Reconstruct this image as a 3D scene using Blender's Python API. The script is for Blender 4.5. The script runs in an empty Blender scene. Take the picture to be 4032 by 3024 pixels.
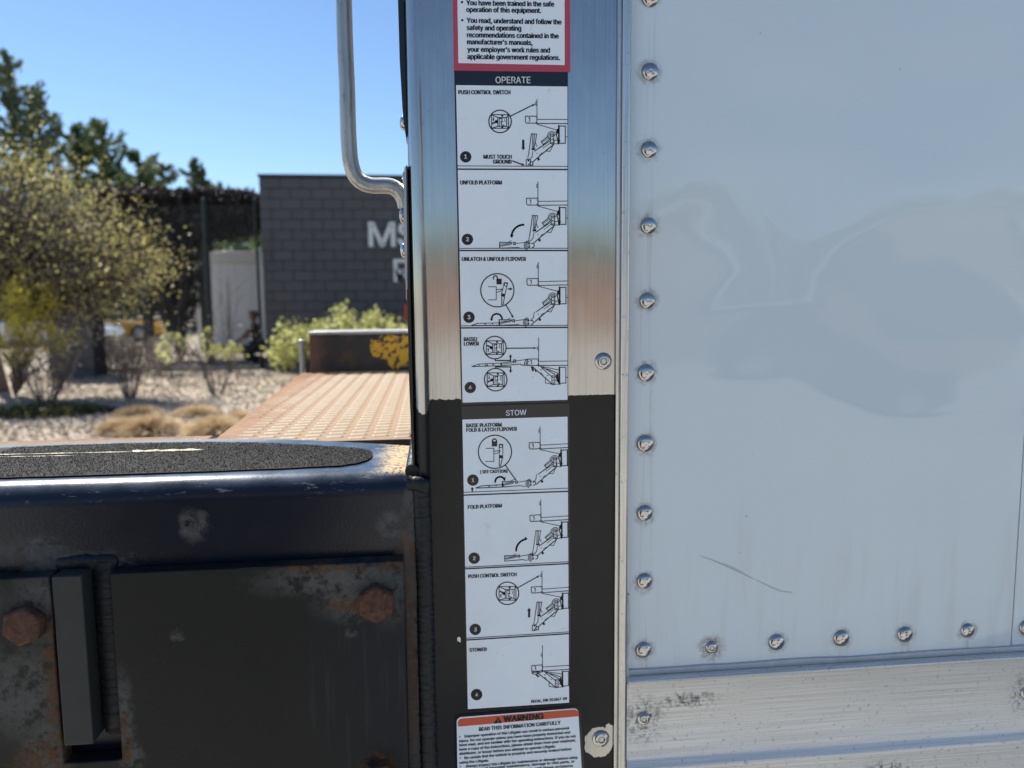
import bpy, bmesh, math, random
import numpy as np
from mathutils import Vector, Matrix

# ------------------------------------------------------------------ camera, sky, sun, exposure
scn = bpy.context.scene
COL = scn.collection
HC, DIST, FPX = 1.35, 0.5188, 3000.0           # eye height (m), distance to the truck side (m), focal length in px of a 4032 px frame
YAW, PITCH, ROLL = (math.radians(a) for a in (6.09, 6.15, -0.54))
CAM = Vector((0, -DIST, HC))
FW = Vector((math.sin(YAW)*math.cos(PITCH), math.cos(YAW)*math.cos(PITCH), -math.sin(PITCH)))
RT0 = Vector((math.cos(YAW), -math.sin(YAW), 0)); UP0 = RT0.cross(FW)
RT = RT0*math.cos(ROLL) + UP0*math.sin(ROLL); UP = -RT0*math.sin(ROLL) + UP0*math.cos(ROLL)
cd = bpy.data.cameras.new('camera'); cam = bpy.data.objects.new('camera', cd); COL.objects.link(cam)
cam.matrix_world = Matrix(((RT.x, UP.x, -FW.x, CAM.x), (RT.y, UP.y, -FW.y, CAM.y), (RT.z, UP.z, -FW.z, CAM.z), (0, 0, 0, 1)))
cd.sensor_width = 36; cd.lens = 36*FPX/4032; cd.clip_start = .02; cd.clip_end = 2000
cd.dof.use_dof = True; cd.dof.focus_distance = .53; cd.dof.aperture_fstop = 8.0
scn.camera = cam

SUN_DIR = Vector((-.40, .50, .80)).normalized()   # towards the sun: beyond the truck, a little to the left
elev = math.asin(SUN_DIR.z); azim = math.atan2(SUN_DIR.x, SUN_DIR.y)
w = bpy.data.worlds.new('World'); scn.world = w; w.use_nodes = True
nt = w.node_tree; nt.nodes.clear()
sky = nt.nodes.new('ShaderNodeTexSky'); sky.sky_type = 'NISHITA'; sky.sun_disc = False
sky.sun_elevation = elev; sky.sun_rotation = azim; sky.air_density = 1.0; sky.dust_density = 0.0; sky.ozone_density = 5.0
bg = nt.nodes.new('ShaderNodeBackground'); bg.inputs['Strength'].default_value = .075
wo = nt.nodes.new('ShaderNodeOutputWorld')
nt.links.new(sky.outputs[0], bg.inputs[0]); nt.links.new(bg.outputs[0], wo.inputs[0])
sl = bpy.data.lights.new('sun', 'SUN'); sl.energy = 5.0; sl.angle = math.radians(.5); sl.color = (1, .965, .90)
so = bpy.data.objects.new('sun', sl); COL.objects.link(so)
so.rotation_euler = SUN_DIR.to_track_quat('Z', 'Y').to_euler(); so.location = (-8, 12, 20)
scn.render.engine = 'CYCLES'
scn.cycles.max_bounces = 6; scn.cycles.diffuse_bounces = 3; scn.cycles.glossy_bounces = 3; scn.cycles.transmission_bounces = 2
scn.cycles.caustics_reflective = False; scn.cycles.caustics_refractive = False
scn.view_settings.view_transform = 'Standard'; scn.view_settings.look = 'None'
scn.view_settings.exposure = 0.98; scn.view_settings.gamma = 1
scn.view_settings.use_curve_mapping = False

# ------------------------------------------------------------------ helpers
rng = random.Random(7); nr = np.random.default_rng(11)
def ray(u, v): return FW + RT*((u-2016)/FPX) - UP*((v-1512)/FPX)
def W(u, v, Y=0.0):                                # photo pixel -> point on the upright plane y = Y
    d = ray(u, v); return CAM + d*((Y-CAM.y)/d.y)
def G(u, v, z=0.0):                                # photo pixel -> point on the level plane z
    d = ray(u, v); return CAM + d*((z-CAM.z)/d.z)

class NT:
    """small wrapper for building node materials"""
    def __init__(s, name):
        s.m = bpy.data.materials.new(name); s.m.use_nodes = True; s.t = s.m.node_tree
        s.b = s.t.nodes['Principled BSDF']; s.out = s.t.nodes['Material Output']; s._pos = None
    def n(s, typ, **kw):
        o = s.t.nodes.new('ShaderNode'+typ)
        for k, v in kw.items(): setattr(o, k, v)
        return o
    def l(s, a, b): s.t.links.new(a, b)
    def put(s, sock, v):
        if hasattr(v, 'node'): s.l(v, sock)
        elif isinstance(v, (tuple, list)) and len(v) == 3 and sock.type == 'RGBA': sock.default_value = (*v, 1)
        else: sock.default_value = v
    def pos(s):
        if not s._pos: s._pos = s.n('TexCoord').outputs['Object']
        return s._pos
    def vmap(s, scale, vec=None):
        o = s.n('Mapping'); s.put(o.inputs['Vector'], vec or s.pos()); o.inputs['Scale'].default_value = scale; return o.outputs[0]
    def noise(s, scale, detail=4, rough=.55, vec=None, col=False):
        o = s.n('TexNoise'); o.inputs['Scale'].default_value = scale; o.inputs['Detail'].default_value = detail
        o.inputs['Roughness'].default_value = rough; s.put(o.inputs['Vector'], vec or s.pos())
        return o.outputs['Color' if col else 'Fac']
    def vor(s, scale, vec=None, feature='F1', out='Distance'):
        o = s.n('TexVoronoi', feature=feature); o.inputs['Scale'].default_value = scale; s.put(o.inputs['Vector'], vec or s.pos()); return o.outputs[out]
    def math(s, op, a, b=0.0, c=0.0):
        o = s.n('Math', operation=op)
        for i, v in enumerate((a, b, c)): s.put(o.inputs[i], v)
        return o.outputs[0]
    def ss(s, x, lo, hi):                          # smoothstep
        if lo > hi: return s.math('SUBTRACT', 1.0, s.ss(x, hi, lo))
        o = s.n('MapRange', interpolation_type='SMOOTHSTEP'); s.put(o.inputs[0], x); o.inputs[1].default_value = lo; o.inputs[2].default_value = hi
        o.inputs[3].default_value = 0; o.inputs[4].default_value = 1; return o.outputs[0]
    def mix(s, f, a, b):
        o = s.n('Mix', data_type='RGBA'); s.put(o.inputs[0], f); s.put(o.inputs[6], a); s.put(o.inputs[7], b); return o.outputs[2]
    def mixf(s, f, a, b):
        o = s.n('Mix', data_type='FLOAT'); s.put(o.inputs[0], f); s.put(o.inputs[2], a); s.put(o.inputs[3], b); return o.outputs[0]
    def ramp(s, f, *stops):
        o = s.n('ValToRGB'); s.put(o.inputs[0], f); e = o.color_ramp.elements
        while len(e) < len(stops): e.new(.5)
        for x, (p, c) in zip(e, stops): x.position = p; x.color = (*c, 1)
        return o.outputs[0]
    def bump(s, h, strength=.3, dist=.001, normal=None):
        o = s.n('Bump'); o.inputs['Strength'].default_value = strength; o.inputs['Distance'].default_value = dist; s.put(o.inputs['Height'], h)
        if normal: s.l(normal, o.inputs['Normal'])
        return o.outputs[0]
    def warp(s, scale, amt, detail=4):             # noise-shifted object coordinates, separated
        v = s.n('VectorMath', operation='SUBTRACT'); s.l(s.noise(scale, detail, .6, col=True), v.inputs[0]); v.inputs[1].default_value = (.5, .5, .5)
        k = s.n('VectorMath', operation='SCALE'); s.l(v.outputs[0], k.inputs[0]); k.inputs['Scale'].default_value = amt
        a = s.n('VectorMath', operation='ADD'); s.l(k.outputs[0], a.inputs[0]); s.l(s.pos(), a.inputs[1])
        x = s.n('SeparateXYZ'); s.l(a.outputs[0], x.inputs[0]); return x.outputs
    def blob(s, xyz, spots, soft=.5):              # mask of ellipses (x, z, rx, rz) on warped coordinates
        tot = None
        for cx, cz, rx, rz in spots:
            a = s.math('MULTIPLY', s.math('SUBTRACT', xyz[0], cx), 1/rx); b = s.math('MULTIPLY', s.math('SUBTRACT', xyz[2], cz), 1/rz)
            d = s.math('SQRT', s.math('ADD', s.math('MULTIPLY', a, a), s.math('MULTIPLY', b, b)))
            m = s.math('SUBTRACT', 1.0, s.ss(d, 1-soft, 1+soft))
            tot = m if tot is None else s.math('MAXIMUM', tot, m)
        return tot
    def set(s, **kw):
        names = dict(color='Base Color', metal='Metallic', rough='Roughness', normal='Normal', spec='Specular IOR Level', coat='Coat Weight', coat_rough='Coat Roughness', alpha='Alpha', coat_normal='Coat Normal', trans='Transmission Weight', aniso='Anisotropic', tangent='Tangent')
        for k, v in kw.items(): s.put(s.b.inputs[names[k]], v)
        return s.m

def flat(name, c, rough=.5, metal=0.0, var=.12, scale=30, **kw):
    k = NT(name); f = k.noise(scale, 5)
    return k.set(color=k.mix(f, tuple(x*(1-var) for x in c), tuple(min(1, x*(1+var)) for x in c)), rough=rough, metal=metal, **kw)

def link(name, me, m=None, parent=None, smooth=False):
    if m is not None: me.materials.append(m)
    if smooth:
        me.polygons.foreach_set('use_smooth', np.ones(len(me.polygons), bool))
    o = bpy.data.objects.new(name, me); COL.objects.link(o)
    if parent: o.parent = parent; o.matrix_parent_inverse = parent.matrix_basis.inverted()
    return o
def tag(o, label=None, cat=None, group=None, kind=None):
    for k, v in (('label', label), ('category', cat), ('group', group), ('kind', kind)):
        if v: o[k] = v
    return o
def thing(name, loc, label, cat, group=None, rz=0):
    o = bpy.data.objects.new(name, None); COL.objects.link(o); o.location = loc; o.rotation_euler.z = rz
    o.empty_display_size = .1
    if rz:
        o.matrix_basis = Matrix.Translation(loc) @ Matrix.Rotation(rz, 4, 'Z')
    return tag(o, label, cat, group)

class MB:
    """collects simple shapes into one mesh"""
    def __init__(s): s.v = []; s.f = []; s.mi = []; s.cur = 0
    def add(s, vs, fs):
        n = len(s.v); s.v += [tuple(v) for v in vs]
        for f in fs: s.f.append(tuple(i+n for i in f)); s.mi.append(s.cur)
    def box(s, x0, x1, y0, y1, z0, z1):
        s.add([(x0,y0,z0),(x1,y0,z0),(x1,y1,z0),(x0,y1,z0),(x0,y0,z1),(x1,y0,z1),(x1,y1,z1),(x0,y1,z1)],
              [(3,2,1,0),(4,5,6,7),(0,1,5,4),(1,2,6,5),(2,3,7,6),(3,0,4,7)])
    def tube(s, pts, rad, seg=8, caps=True):
        pts = [Vector(p) for p in pts]; n = len(pts)
        if not hasattr(rad, '__len__'): rad = [rad]*n
        t = (pts[1]-pts[0]).normalized(); u = t.orthogonal().normalized()
        vs = []
        for i, p in enumerate(pts):
            a = pts[max(i-1, 0)]; b = pts[min(i+1, n-1)]; t = (b-a).normalized()
            u = (u-t*u.dot(t)).normalized(); w_ = t.cross(u)
            for k in range(seg):
                q = 2*math.pi*k/seg; vs.append(p+(u*math.cos(q)+w_*math.sin(q))*rad[i])
        fs = [(i*seg+k, i*seg+(k+1) % seg, (i+1)*seg+(k+1) % seg, (i+1)*seg+k) for i in range(n-1) for k in range(seg)]
        if caps: fs += [tuple(range(seg))[::-1], tuple(range((n-1)*seg, n*seg))]
        s.add(vs, fs)
    def lathe(s, c, axis, prof, seg=20):           # prof: (radius, height along axis)
        axis = Vector(axis).normalized(); u = axis.orthogonal().normalized(); w_ = axis.cross(u); c = Vector(c); vs = []
        for r, h in prof:
            for k in range(seg):
                q = 2*math.pi*k/seg; vs.append(c+axis*h+(u*math.cos(q)+w_*math.sin(q))*r)
        n = len(prof)
        s.add(vs, [(i*seg+k, i*seg+(k+1) % seg, (i+1)*seg+(k+1) % seg, (i+1)*seg+k) for i in range(n-1) for k in range(seg)]+[tuple(range((n-1)*seg, n*seg))])
    def extrude(s, prof, fn, t0, t1):              # closed 2D profile swept straight: fn(a, b, t) -> xyz
        n = len(prof); s.add([fn(a, b, t0) for a, b in prof]+[fn(a, b, t1) for a, b in prof],
              [(i, (i+1) % n, n+(i+1) % n, n+i) for i in range(n)]+[tuple(range(n))[::-1], tuple(range(n, 2*n))])
    def mesh(s, name='m'):
        me = bpy.data.meshes.new(name); me.from_pydata(s.v, [], s.f); me.polygons.foreach_set('material_index', s.mi); me.update(); return me
    def build(s, name, m=None, parent=None, smooth=False, bevel=0, seg=2):
        me = s.mesh(name)
        bm = bmesh.new(); bm.from_mesh(me); bmesh.ops.recalc_face_normals(bm, faces=bm.faces); bm.to_mesh(me); bm.free()
        o = link(name, me, None, parent, smooth)
        for x in (m if isinstance(m, (list, tuple)) else [m]): me.materials.append(x)
        if bevel:
            md = o.modifiers.new('bevel', 'BEVEL'); md.width = bevel; md.segments = seg; md.limit_method = 'ANGLE'; md.angle_limit = .6
            md.harden_normals = False
            me.polygons.foreach_set('use_smooth', np.ones(len(me.polygons), bool))
            me.set_sharp_from_angle(angle=math.radians(40)) if not smooth else None
        elif smooth: me.set_sharp_from_angle(angle=math.radians(38))
        return o

def np_mesh(name, verts, quads):                   # fast mesh of quads
    me = bpy.data.meshes.new(name); nv, nf = len(verts), len(quads)
    me.vertices.add(nv); me.vertices.foreach_set('co', np.ascontiguousarray(verts, np.float32).ravel())
    me.loops.add(nf*4); me.loops.foreach_set('vertex_index', np.ascontiguousarray(quads, np.int32).ravel())
    me.polygons.add(nf); me.polygons.foreach_set('loop_start', np.arange(0, nf*4, 4, dtype=np.int32))
    me.update(calc_edges=True); return me
def leaf_mesh(name, cen, size, aspect=.5, up=0.0, grow=None):
    """one small bent quad per centre; grow: preferred long axis per leaf"""
    n = len(cen); a = nr.normal(size=(n, 3))
    if grow is not None: a = a*.45+grow
    a[:, 2] += up; a /= np.linalg.norm(a, axis=1)[:, None]+1e-9
    b = np.cross(a, nr.normal(size=(n, 3))); b /= np.linalg.norm(b, axis=1)[:, None]+1e-9
    s = (size*(.6+.8*nr.random(n)))[:, None]
    v = np.stack([cen-a*s, cen+b*s*aspect, cen+a*s, cen-b*s*aspect], 1).reshape(-1, 3)
    return np_mesh(name, v, np.arange(4*n).reshape(-1, 4))
# ------------------------------------------------------------------ materials of the truck
COLR = [(2562, -12), (2561.5, 279.3), (2558.5, 587), (2555.5, 888), (2550.3, 1183.8), (2545.8, 1469), (2542, 1747.6), (2540.6, 2022.5), (2539, 2290.6), (2534.6, 2562.4)]
ROWR = [(3060.3, 2531.8), (3315.8, 2516), (3567.5, 2501), (3814.6, 2485.5)]
def m_panel():
    k = NT('white_panel_paint')
    base = k.mix(k.noise(4, 3), (.615, .70, .73), (.655, .735, .76))
    spk = k.vor(95); pick = k.ss(k.noise(60, 2), .62, .66)          # sparse dirt specks
    dirt = k.math('MULTIPLY', k.math('SUBTRACT', 1.0, k.ss(spk, .03, .09)), pick)
    base = k.mix(k.math('MULTIPLY', dirt, .65), base, (.16, .13, .10))
    grime = k.ss(k.noise(9, 6, .65), .52, .8)
    base = k.mix(k.math('MULTIPLY', grime, .10), base, (.45, .40, .34))
    x = k.warp(180, .006, 3)
    # dirt rings and runs at the fasteners: one upright line and one level line, 50.8 mm apart
    fold = lambda c, c0: k.math('ABSOLUTE', k.math('SUBTRACT', k.math('MODULO', k.math('ADD', k.math('SUBTRACT', c, c0), .0254+.0508*40), .0508), .0254))
    def near(u, u0, v, v0, r, lo, hi): a_ = k.math('SUBTRACT', u, u0); b_ = fold(v, v0); return k.ss(k.math('SQRT', k.math('ADD', k.math('MULTIPLY', a_, a_), k.math('MULTIPLY', b_, b_))), hi, lo)
    c0, r0 = W(2545.8, 1469), W(3315.8, 2516)
    fine = k.noise(230, 4, .7); halo = k.math('MAXIMUM', near(x[0], c0.x, x[2], c0.z, 1, .0062, .0105), near(x[2], r0.z, x[0], r0.x, 1, .0062, .0105))
    base = k.mix(k.math('MULTIPLY', k.math('MULTIPLY', halo, k.ss(fine, .34, .60)), .50), base, (.20, .16, .115))
    run = k.math('MULTIPLY', k.ss(k.noise(1, 3, .6, vec=k.vmap((330, 330, 7))), .50, .70), k.math('MAXIMUM', k.ss(k.math('ABSOLUTE', k.math('SUBTRACT', x[0], c0.x)), .007, .002), k.math('MULTIPLY', k.ss(x[2], r0.z, r0.z-.006), k.ss(fold(x[0], r0.x), .007, .002))))
    base = k.mix(k.math('MULTIPLY', run, .30), base, (.27, .23, .18))
    film_ = k.math('MULTIPLY', k.ss(k.noise(1, 4, .65, vec=k.vmap((38, 38, 3.5))), .46, .75), k.ss(x[2], 1.26, 1.08)); base = k.mix(k.math('MULTIPLY', film_, .22), base, (.30, .27, .22))
    dark = k.math('MULTIPLY', k.blob(x, [(q_.x, q_.z, .0085, .0085) for q_ in [W(2803, 2553)]], .6), k.ss(k.noise(300, 5, .7), .38, .58)); base = k.mix(k.math('MULTIPLY', dark, .8), base, (.09, .08, .065))
    wave = k.noise(4.2, 1.5, .4, vec=k.vmap((1, 1, 1.3)))
    n1 = k.bump(wave, 1.0, .012); n2 = k.bump(k.noise(420, 2), .05, .0004, n1)
    return k.set(color=base, rough=.34, spec=.45, coat=1.0, coat_rough=.025, normal=n2, coat_normal=n1)
def m_post():
    k = NT('brushed_steel_and_black_paint'); x = k.warp(420, .0035, 3); x2 = k.warp(1500, .0016, 3)
    # paint edge: lower and ragged left of the stickers, straight to their right
    right = k.ss(x[0], .055, .075)
    edge = k.mixf(right, 1.2842, 1.2850)
    zr = k.mixf(right, x[2], x2[2])
    painted = k.math('LESS_THAN', zr, edge)
    chip = k.blob(k.warp(170, .0085, 6), [(-.0062, 1.281, .0048, .0062), (.1170, 1.0275, .0108, .0118), (.0156, 1.1125, .0017, .0017), (.1245, 1.034, .005, .008)], .04)
    painted = k.math('MULTIPLY', painted, k.math('SUBTRACT', 1.0, k.math('GREATER_THAN', chip, .5)))
    brush = k.noise(1, 3, .5, vec=k.vmap((2600, 2600, 14)))
    smudge = k.noise(1, 5, .6, vec=k.vmap((60, 60, 22))); spots = k.ss(k.noise(230, 3), .66, .74)
    steel = k.mix(smudge, (.39, .38, .365), (.52, .51, .49)); lines = k.noise(1, 4, .7, vec=k.vmap((900, 900, 5))); steel = k.mix(k.math('MULTIPLY', k.ss(lines, .42, .68), .38), steel, (.30, .295, .28)); rub = k.ss(k.noise(1, 6, .65, vec=k.vmap((120, 120, 30))), .55, .70); steel = k.mix(k.math('MULTIPLY', rub, .30), steel, (.34, .33, .30)); steel = k.mix(k.math('MULTIPLY', spots, .45), steel, (.28, .26, .22))
    worn = k.ss(k.noise(130, 5, .7), .70, .80)
    black = k.mix(k.math('MULTIPLY', worn, .35), (.0075, .0085, .0095), (.04, .04, .04))
    nb = k.bump(brush, .30, .00008)
    rs = k.math('ADD', .06, k.math('MULTIPLY', k.math('MAXIMUM', smudge, rub), .13))
    rb = k.math('ADD', .16, k.math('MULTIPLY', k.noise(40, 4), .2))
    return k.set(color=k.mix(painted, steel, black), metal=k.mixf(painted, .95, 0.0), rough=k.mixf(painted, rs, rb), spec=.30, normal=nb)
def m_alu(name, c=(.60, .60, .585), rough=.34, stretch=(30, 30, 900), spots=(), dirt=.5, speck=.55, met=.92):
    k = NT(name); st = k.noise(1, 4, .6, vec=k.vmap(stretch)); sp = k.ss(k.noise(300, 4, .7), speck, speck+.14)
    col = k.mix(k.ss(st, .3, .7), tuple(v*.74 for v in c), c)
    grime = k.math('MULTIPLY', sp, dirt)
    if spots:
        b = k.blob(k.warp(260, .02, 5), spots, .85); g = k.math('MULTIPLY', b, k.ss(k.noise(330, 5, .7), .42, .62)); grime = k.math('MAXIMUM', grime, k.math('MULTIPLY', g, .9))
    col = k.mix(grime, col, (.085, .075, .06))
    return k.set(color=col, metal=k.math('SUBTRACT', met, k.math('MULTIPLY', grime, met*.85)), rough=k.math('ADD', rough, k.math('MULTIPLY', grime, .3)), normal=k.bump(st, .12, .0002))
M_PANEL = m_panel(); M_POST = m_post()
M_TRIM = m_alu('trim_aluminium', (.63, .625, .60), .30, (900, 900, 20), (), .35, .58)
RAILR = [W(2528, 2818), W(4026, 2717)]
M_RAIL = m_alu('rail_aluminium', (.83, .81, .765), .52, (9, 500, 1500), [(p.x, p.z, .011, .014) for p in RAILR]+[(W(3480, 3015).x, W(3480, 3015).z, .016, .006), (W(2700, 2790).x, 1.058, .02, .004)], .45, .58, .55)
M_RIVET = m_alu('rivet_metal', (.52, .51, .49), .08, (60, 60, 60), (), .4, .60)
M_SEAL = flat('grey_sealant', (.52, .53, .53), .5, var=.25, scale=120)
M_HOLE = flat('dark_hole', (.012, .012, .012), .7)
M_HANDLE = None
def m_handle():
    k = NT('worn_handle_aluminium'); st = k.noise(1, 5, .65, vec=k.vmap((160, 160, 26))); sc = k.ss(k.noise(1, 6, .7, vec=k.vmap((420, 420, 90))), .5, .72)
    c = k.mix(st, (.30, .295, .28), (.56, .545, .51)); c = k.mix(k.math('MULTIPLY', sc, .55), c, (.14, .13, .115))
    return k.set(color=c, metal=.85, rough=k.math('ADD', .33, k.math('MULTIPLY', sc, .25)), normal=k.bump(sc, .2, .0003))
M_HANDLE = m_handle()
M_BLACK = flat('black_rubber', (.009, .009, .010), .32, var=.3, scale=200)
M_RED = NT('red_reflector').set(color=(.42, .008, .02), rough=.12, coat=.8)
M_BODY = flat('plain_white_body', (.62, .64, .66), .45)
M_PRINTB = NT('black_print').set(color=(.010, .010, .014), rough=.24, spec=.4)
M_PRINTW = NT('white_print').set(color=(.78, .79, .80), rough=.3, spec=.4)
def m_paper():
    k = NT('sticker_white'); a = k.noise(28, 5, .6); b = k.ss(k.noise(14, 3), .45, .62); f = k.ss(k.noise(350, 2), .73, .78)
    c = k.mix(a, (.82, .88, .91), (.86, .92, .945)); yl = k.ss(k.noise(9, 4, .6), .50, .72); c = k.mix(k.math('MULTIPLY', yl, .26), c, (.62, .60, .50)); sm = k.ss(k.noise(1, 6, .7, vec=k.vmap((90, 90, 40))), .62, .74); c = k.mix(k.math('MULTIPLY', sm, .34), c, (.35, .33, .30)); c = k.mix(k.math('MULTIPLY', f, .4), c, (.35, .32, .28))
    return k.set(color=c, rough=k.mixf(b, .20, .34), spec=.5, normal=k.bump(k.noise(35, 2), .35, .0012))
M_PAPER = m_paper()
M_STICKB = NT('sticker_black').set(color=(.007, .008, .011), rough=.12, spec=.5)
M_PINK = flat('faded_red_border', (.50, .055, .085), .34, var=.1, scale=60)
M_ORANGE = flat('orange_band', (.62, .085, .025), .32, var=.1, scale=60)

# ------------------------------------------------------------------ the truck box
XR = -.0125                                         # rear face of the box
truck = thing('box_truck', (XR, 0, 0), 'white box truck seen at its rear corner, stickers on the steel post', 'truck')
m = MB(); m.box(XR+.0035, 6.4, .004, 2.42, 1.0, 3.6); m.build('box_body', M_BODY, truck)

# corner post: bent sheet, rounded rear corner
def post_profile(y0):
    r = .0115; p = [(.1290, y0)]
    p += [(XR+r-r*math.sin(a), y0+r-r*math.cos(a)) for a in [math.pi/2*i/10 for i in range(11)]]
    p += [(XR, .20), (XR+.003, .20), (XR+.003, .0037), (.1290, .0037)]
    return p
m = MB(); m.extrude(post_profile(0), lambda a, b, t: (a, b, t), .80, 3.6); post = m.build('corner_post', M_POST, truck, smooth=True)
# white side panels with the overlap seam between them
SEAM = W(4005, 2200).x
def side_panel(x0, x1, y, nx=2):
    m = MB(); m.box(x0, x1, y, y+.0028, 1.0765, 3.5); return m.build('side_panel', M_PANEL, truck, bevel=.0006)
pan = side_panel(.1352, SEAM, .0006); pan2 = side_panel(SEAM+.0009, 3.2, .0010)

def rivet_mesh(kind):
    m = MB()
    if kind == 'dome':
        R = .0061; prof = [(R, 0), (R*.99, .0004), (R*.93, .0012), (R*.80, .0019), (R*.62, .00245), (R*.44, .00272), (R*.40, .00274), (R*.36, .00285), (R*.22, .0029), (R*.10, .0029), (R*.06, .0028)]
        m.lathe((0, 0, 0), (0, -1, 0), prof, 28)
    else:
        R = .0049 if kind == 'blind' else .0064
        prof = [(R, 0), (R*.99, .0004), (R*.92, .0011), (R*.75, .0019), (R*.52, .0024), (R*.42, .0023), (R*.38, .0010)]
        m.lathe((0, 0, 0), (0, -1, 0), prof, 28); m.cur = 1
        m.lathe((0, 0, 0), (0, -1, 0), [(R*.37, .0008), (R*.37, .0012), (R*.28, .0014), (R*.26, .0018), (R*.12, .0018)], 20)
    me = m.mesh('rivet_'+kind); bm = bmesh.new(); bm.from_mesh(me); bmesh.ops.recalc_face_normals(bm, faces=bm.faces); bm.to_mesh(me); bm.free()
    me.materials.append(M_RIVET); me.materials.append(M_HOLE if kind == 'screw2' else M_RAIL)
    me.polygons.foreach_set('use_smooth', np.ones(len(me.polygons), bool)); me.set_sharp_from_angle(angle=math.radians(50)); return me
RV = {k: rivet_mesh(k) for k in ('dome', 'blind', 'screw')}
def rivet(kind, p, parent, y):
    o = bpy.data.objects.new('rivet', RV[kind]); COL.objects.link(o); o.parent = parent; o.matrix_parent_inverse = Matrix.Identity(4)
    base = Matrix.Translation((p[0], y, p[2])) @ Matrix.Rotation(rng.uniform(0, 6.28), 4, 'Y') @ Matrix.Rotation(rng.uniform(-.07, .07), 4, 'X') @ Matrix.Scale(rng.uniform(.94, 1.05), 4)
    o.matrix_basis = base; return o
for u, v in COLR: rivet('dome', W(u, v, -.001), pan, .0006)
for i in range(1, 5): rivet('dome', W(2562, -12)+Vector((0, 0, .0508*i)), pan, .0006)
rivet('blind', W(2803.4, 2552.7, -.001), pan, .0006)
for u, v in ROWR: rivet('dome', W(u, v, -.001), pan, .0006)
for i in range(7): rivet('dome', W(4048, 2474, -.001)+Vector((.0508*i, 0, 0)), pan2, .0010)
rivet('screw', W(2377.5, 1423, -.002), post, 0); rivet('screw', W(2368, 2913.5, -.002), post, 0)
# scratch on the panel
def ribbon(m, pts, wid, Y):                         # flat stroke on the plane y = Y
    n = len(pts)
    for i, p in enumerate(pts):
        a = pts[max(0, i-1)]; b = pts[min(n-1, i+1)]; t = Vector((b[0]-a[0], b[1]-a[1])).normalized(); w_ = wid*(.35+.65*math.sin(math.pi*(i+.5)/n))/2
        m.v += [(p[0]-t.y*w_, Y, p[1]+t.x*w_), (p[0]+t.y*w_, Y, p[1]-t.x*w_)]
    k = len(m.v)-2*n
    for i in range(n-1): m.f.append((k+2*i, k+2*i+2, k+2*i+3, k+2*i+1)); m.mi.append(0)
m = MB(); SC = flat('scratch_grey', (.44, .46, .47), .6)
for pp, wd in (([(2760, 2190), (2800, 2203), (2850, 2225), (2900, 2248), (2940, 2266), (2966, 2281)], .0008), ([(2978, 2283), (3010, 2300), (3040, 2314), (3075, 2329), (3120, 2333)], .0006), ([(2845, 2216), (2890, 2236), (2925, 2252)], .0005)):
    q = [W(u, v, .0004) for u, v in pp]; ribbon(m, [(a.x, a.z) for a in q], wd, .0004)
m.build('scratch', SC, pan)

# vertical aluminium trim between post and panel
prof = [(.1278, .0030), (.1278, -.0026), (.1283, -.0031), (.1296, -.0031), (.13, -.0024), (.1303, -.0024), (.1307, -.0046), (.1313, -.0052), (.1350, -.0052), (.1360, -.0047), (.1366, -.0036), (.1366, .0004), (.1352, .0030)]
m = MB(); m.extrude(prof, lambda a, b, t: (a, b, t), .80, 3.6); m.build('corner_trim', M_TRIM, truck)
# seam sealant below the panel and down the trim
m = MB(); n = 60; x0, x1 = .1367, 3.2
top = [(x0+(x1-x0)*(i/n)**1.6, 1.0822+.0004*math.sin(i*1.7)+.0004*rng.uniform(-1, 1)) for i in range(n+1)]
for (a, za), (b, zb) in zip(top, top[1:]): m.add([(a, -.0012, 1.0782), (b, -.0012, 1.0782), (b, -.0012, zb), (a, -.0012, za), (b, .0012, zb+.0004), (a, .0012, za+.0004)], [(0, 1, 2, 3), (3, 2, 4, 5)])
m.build('sealant_strip', M_SEAL, truck)
m = MB(); pts = [(.1372+.0010*math.sin(z*160)*rng.uniform(.3, 1), -.0012, z) for z in np.linspace(1.14, .98, 36)]
m.tube(pts, [.0013+.0011*rng.random() for _ in pts], 8); m.build('sealant_bead', M_SEAL, truck, smooth=True)
# bottom rail
prof = [(.004, 1.0780), (-.0075, 1.0780), (-.0086, 1.0774), (-.0090, 1.0764), (-.0086, 1.0752), (-.0074, 1.0744), (-.0046, 1.0740), (-.0040, 1.0730), (-.0040, 1.0150), (-.0048, 1.0135), (-.0075, 1.0105), (-.0084, 1.0090), (-.0084, 1.0070), (-.0062, 1.0055), (-.0056, 1.0050), (-.0056, .945), (.004, .945)]
m = MB(); m.extrude(prof, lambda a, b, t: (t, a, b), .1368, 6.4); rail = m.build('bottom_rail', M_RAIL, truck, smooth=True)
for p in RAILR: rivet('blind', p, rail, -.0040)

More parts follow.
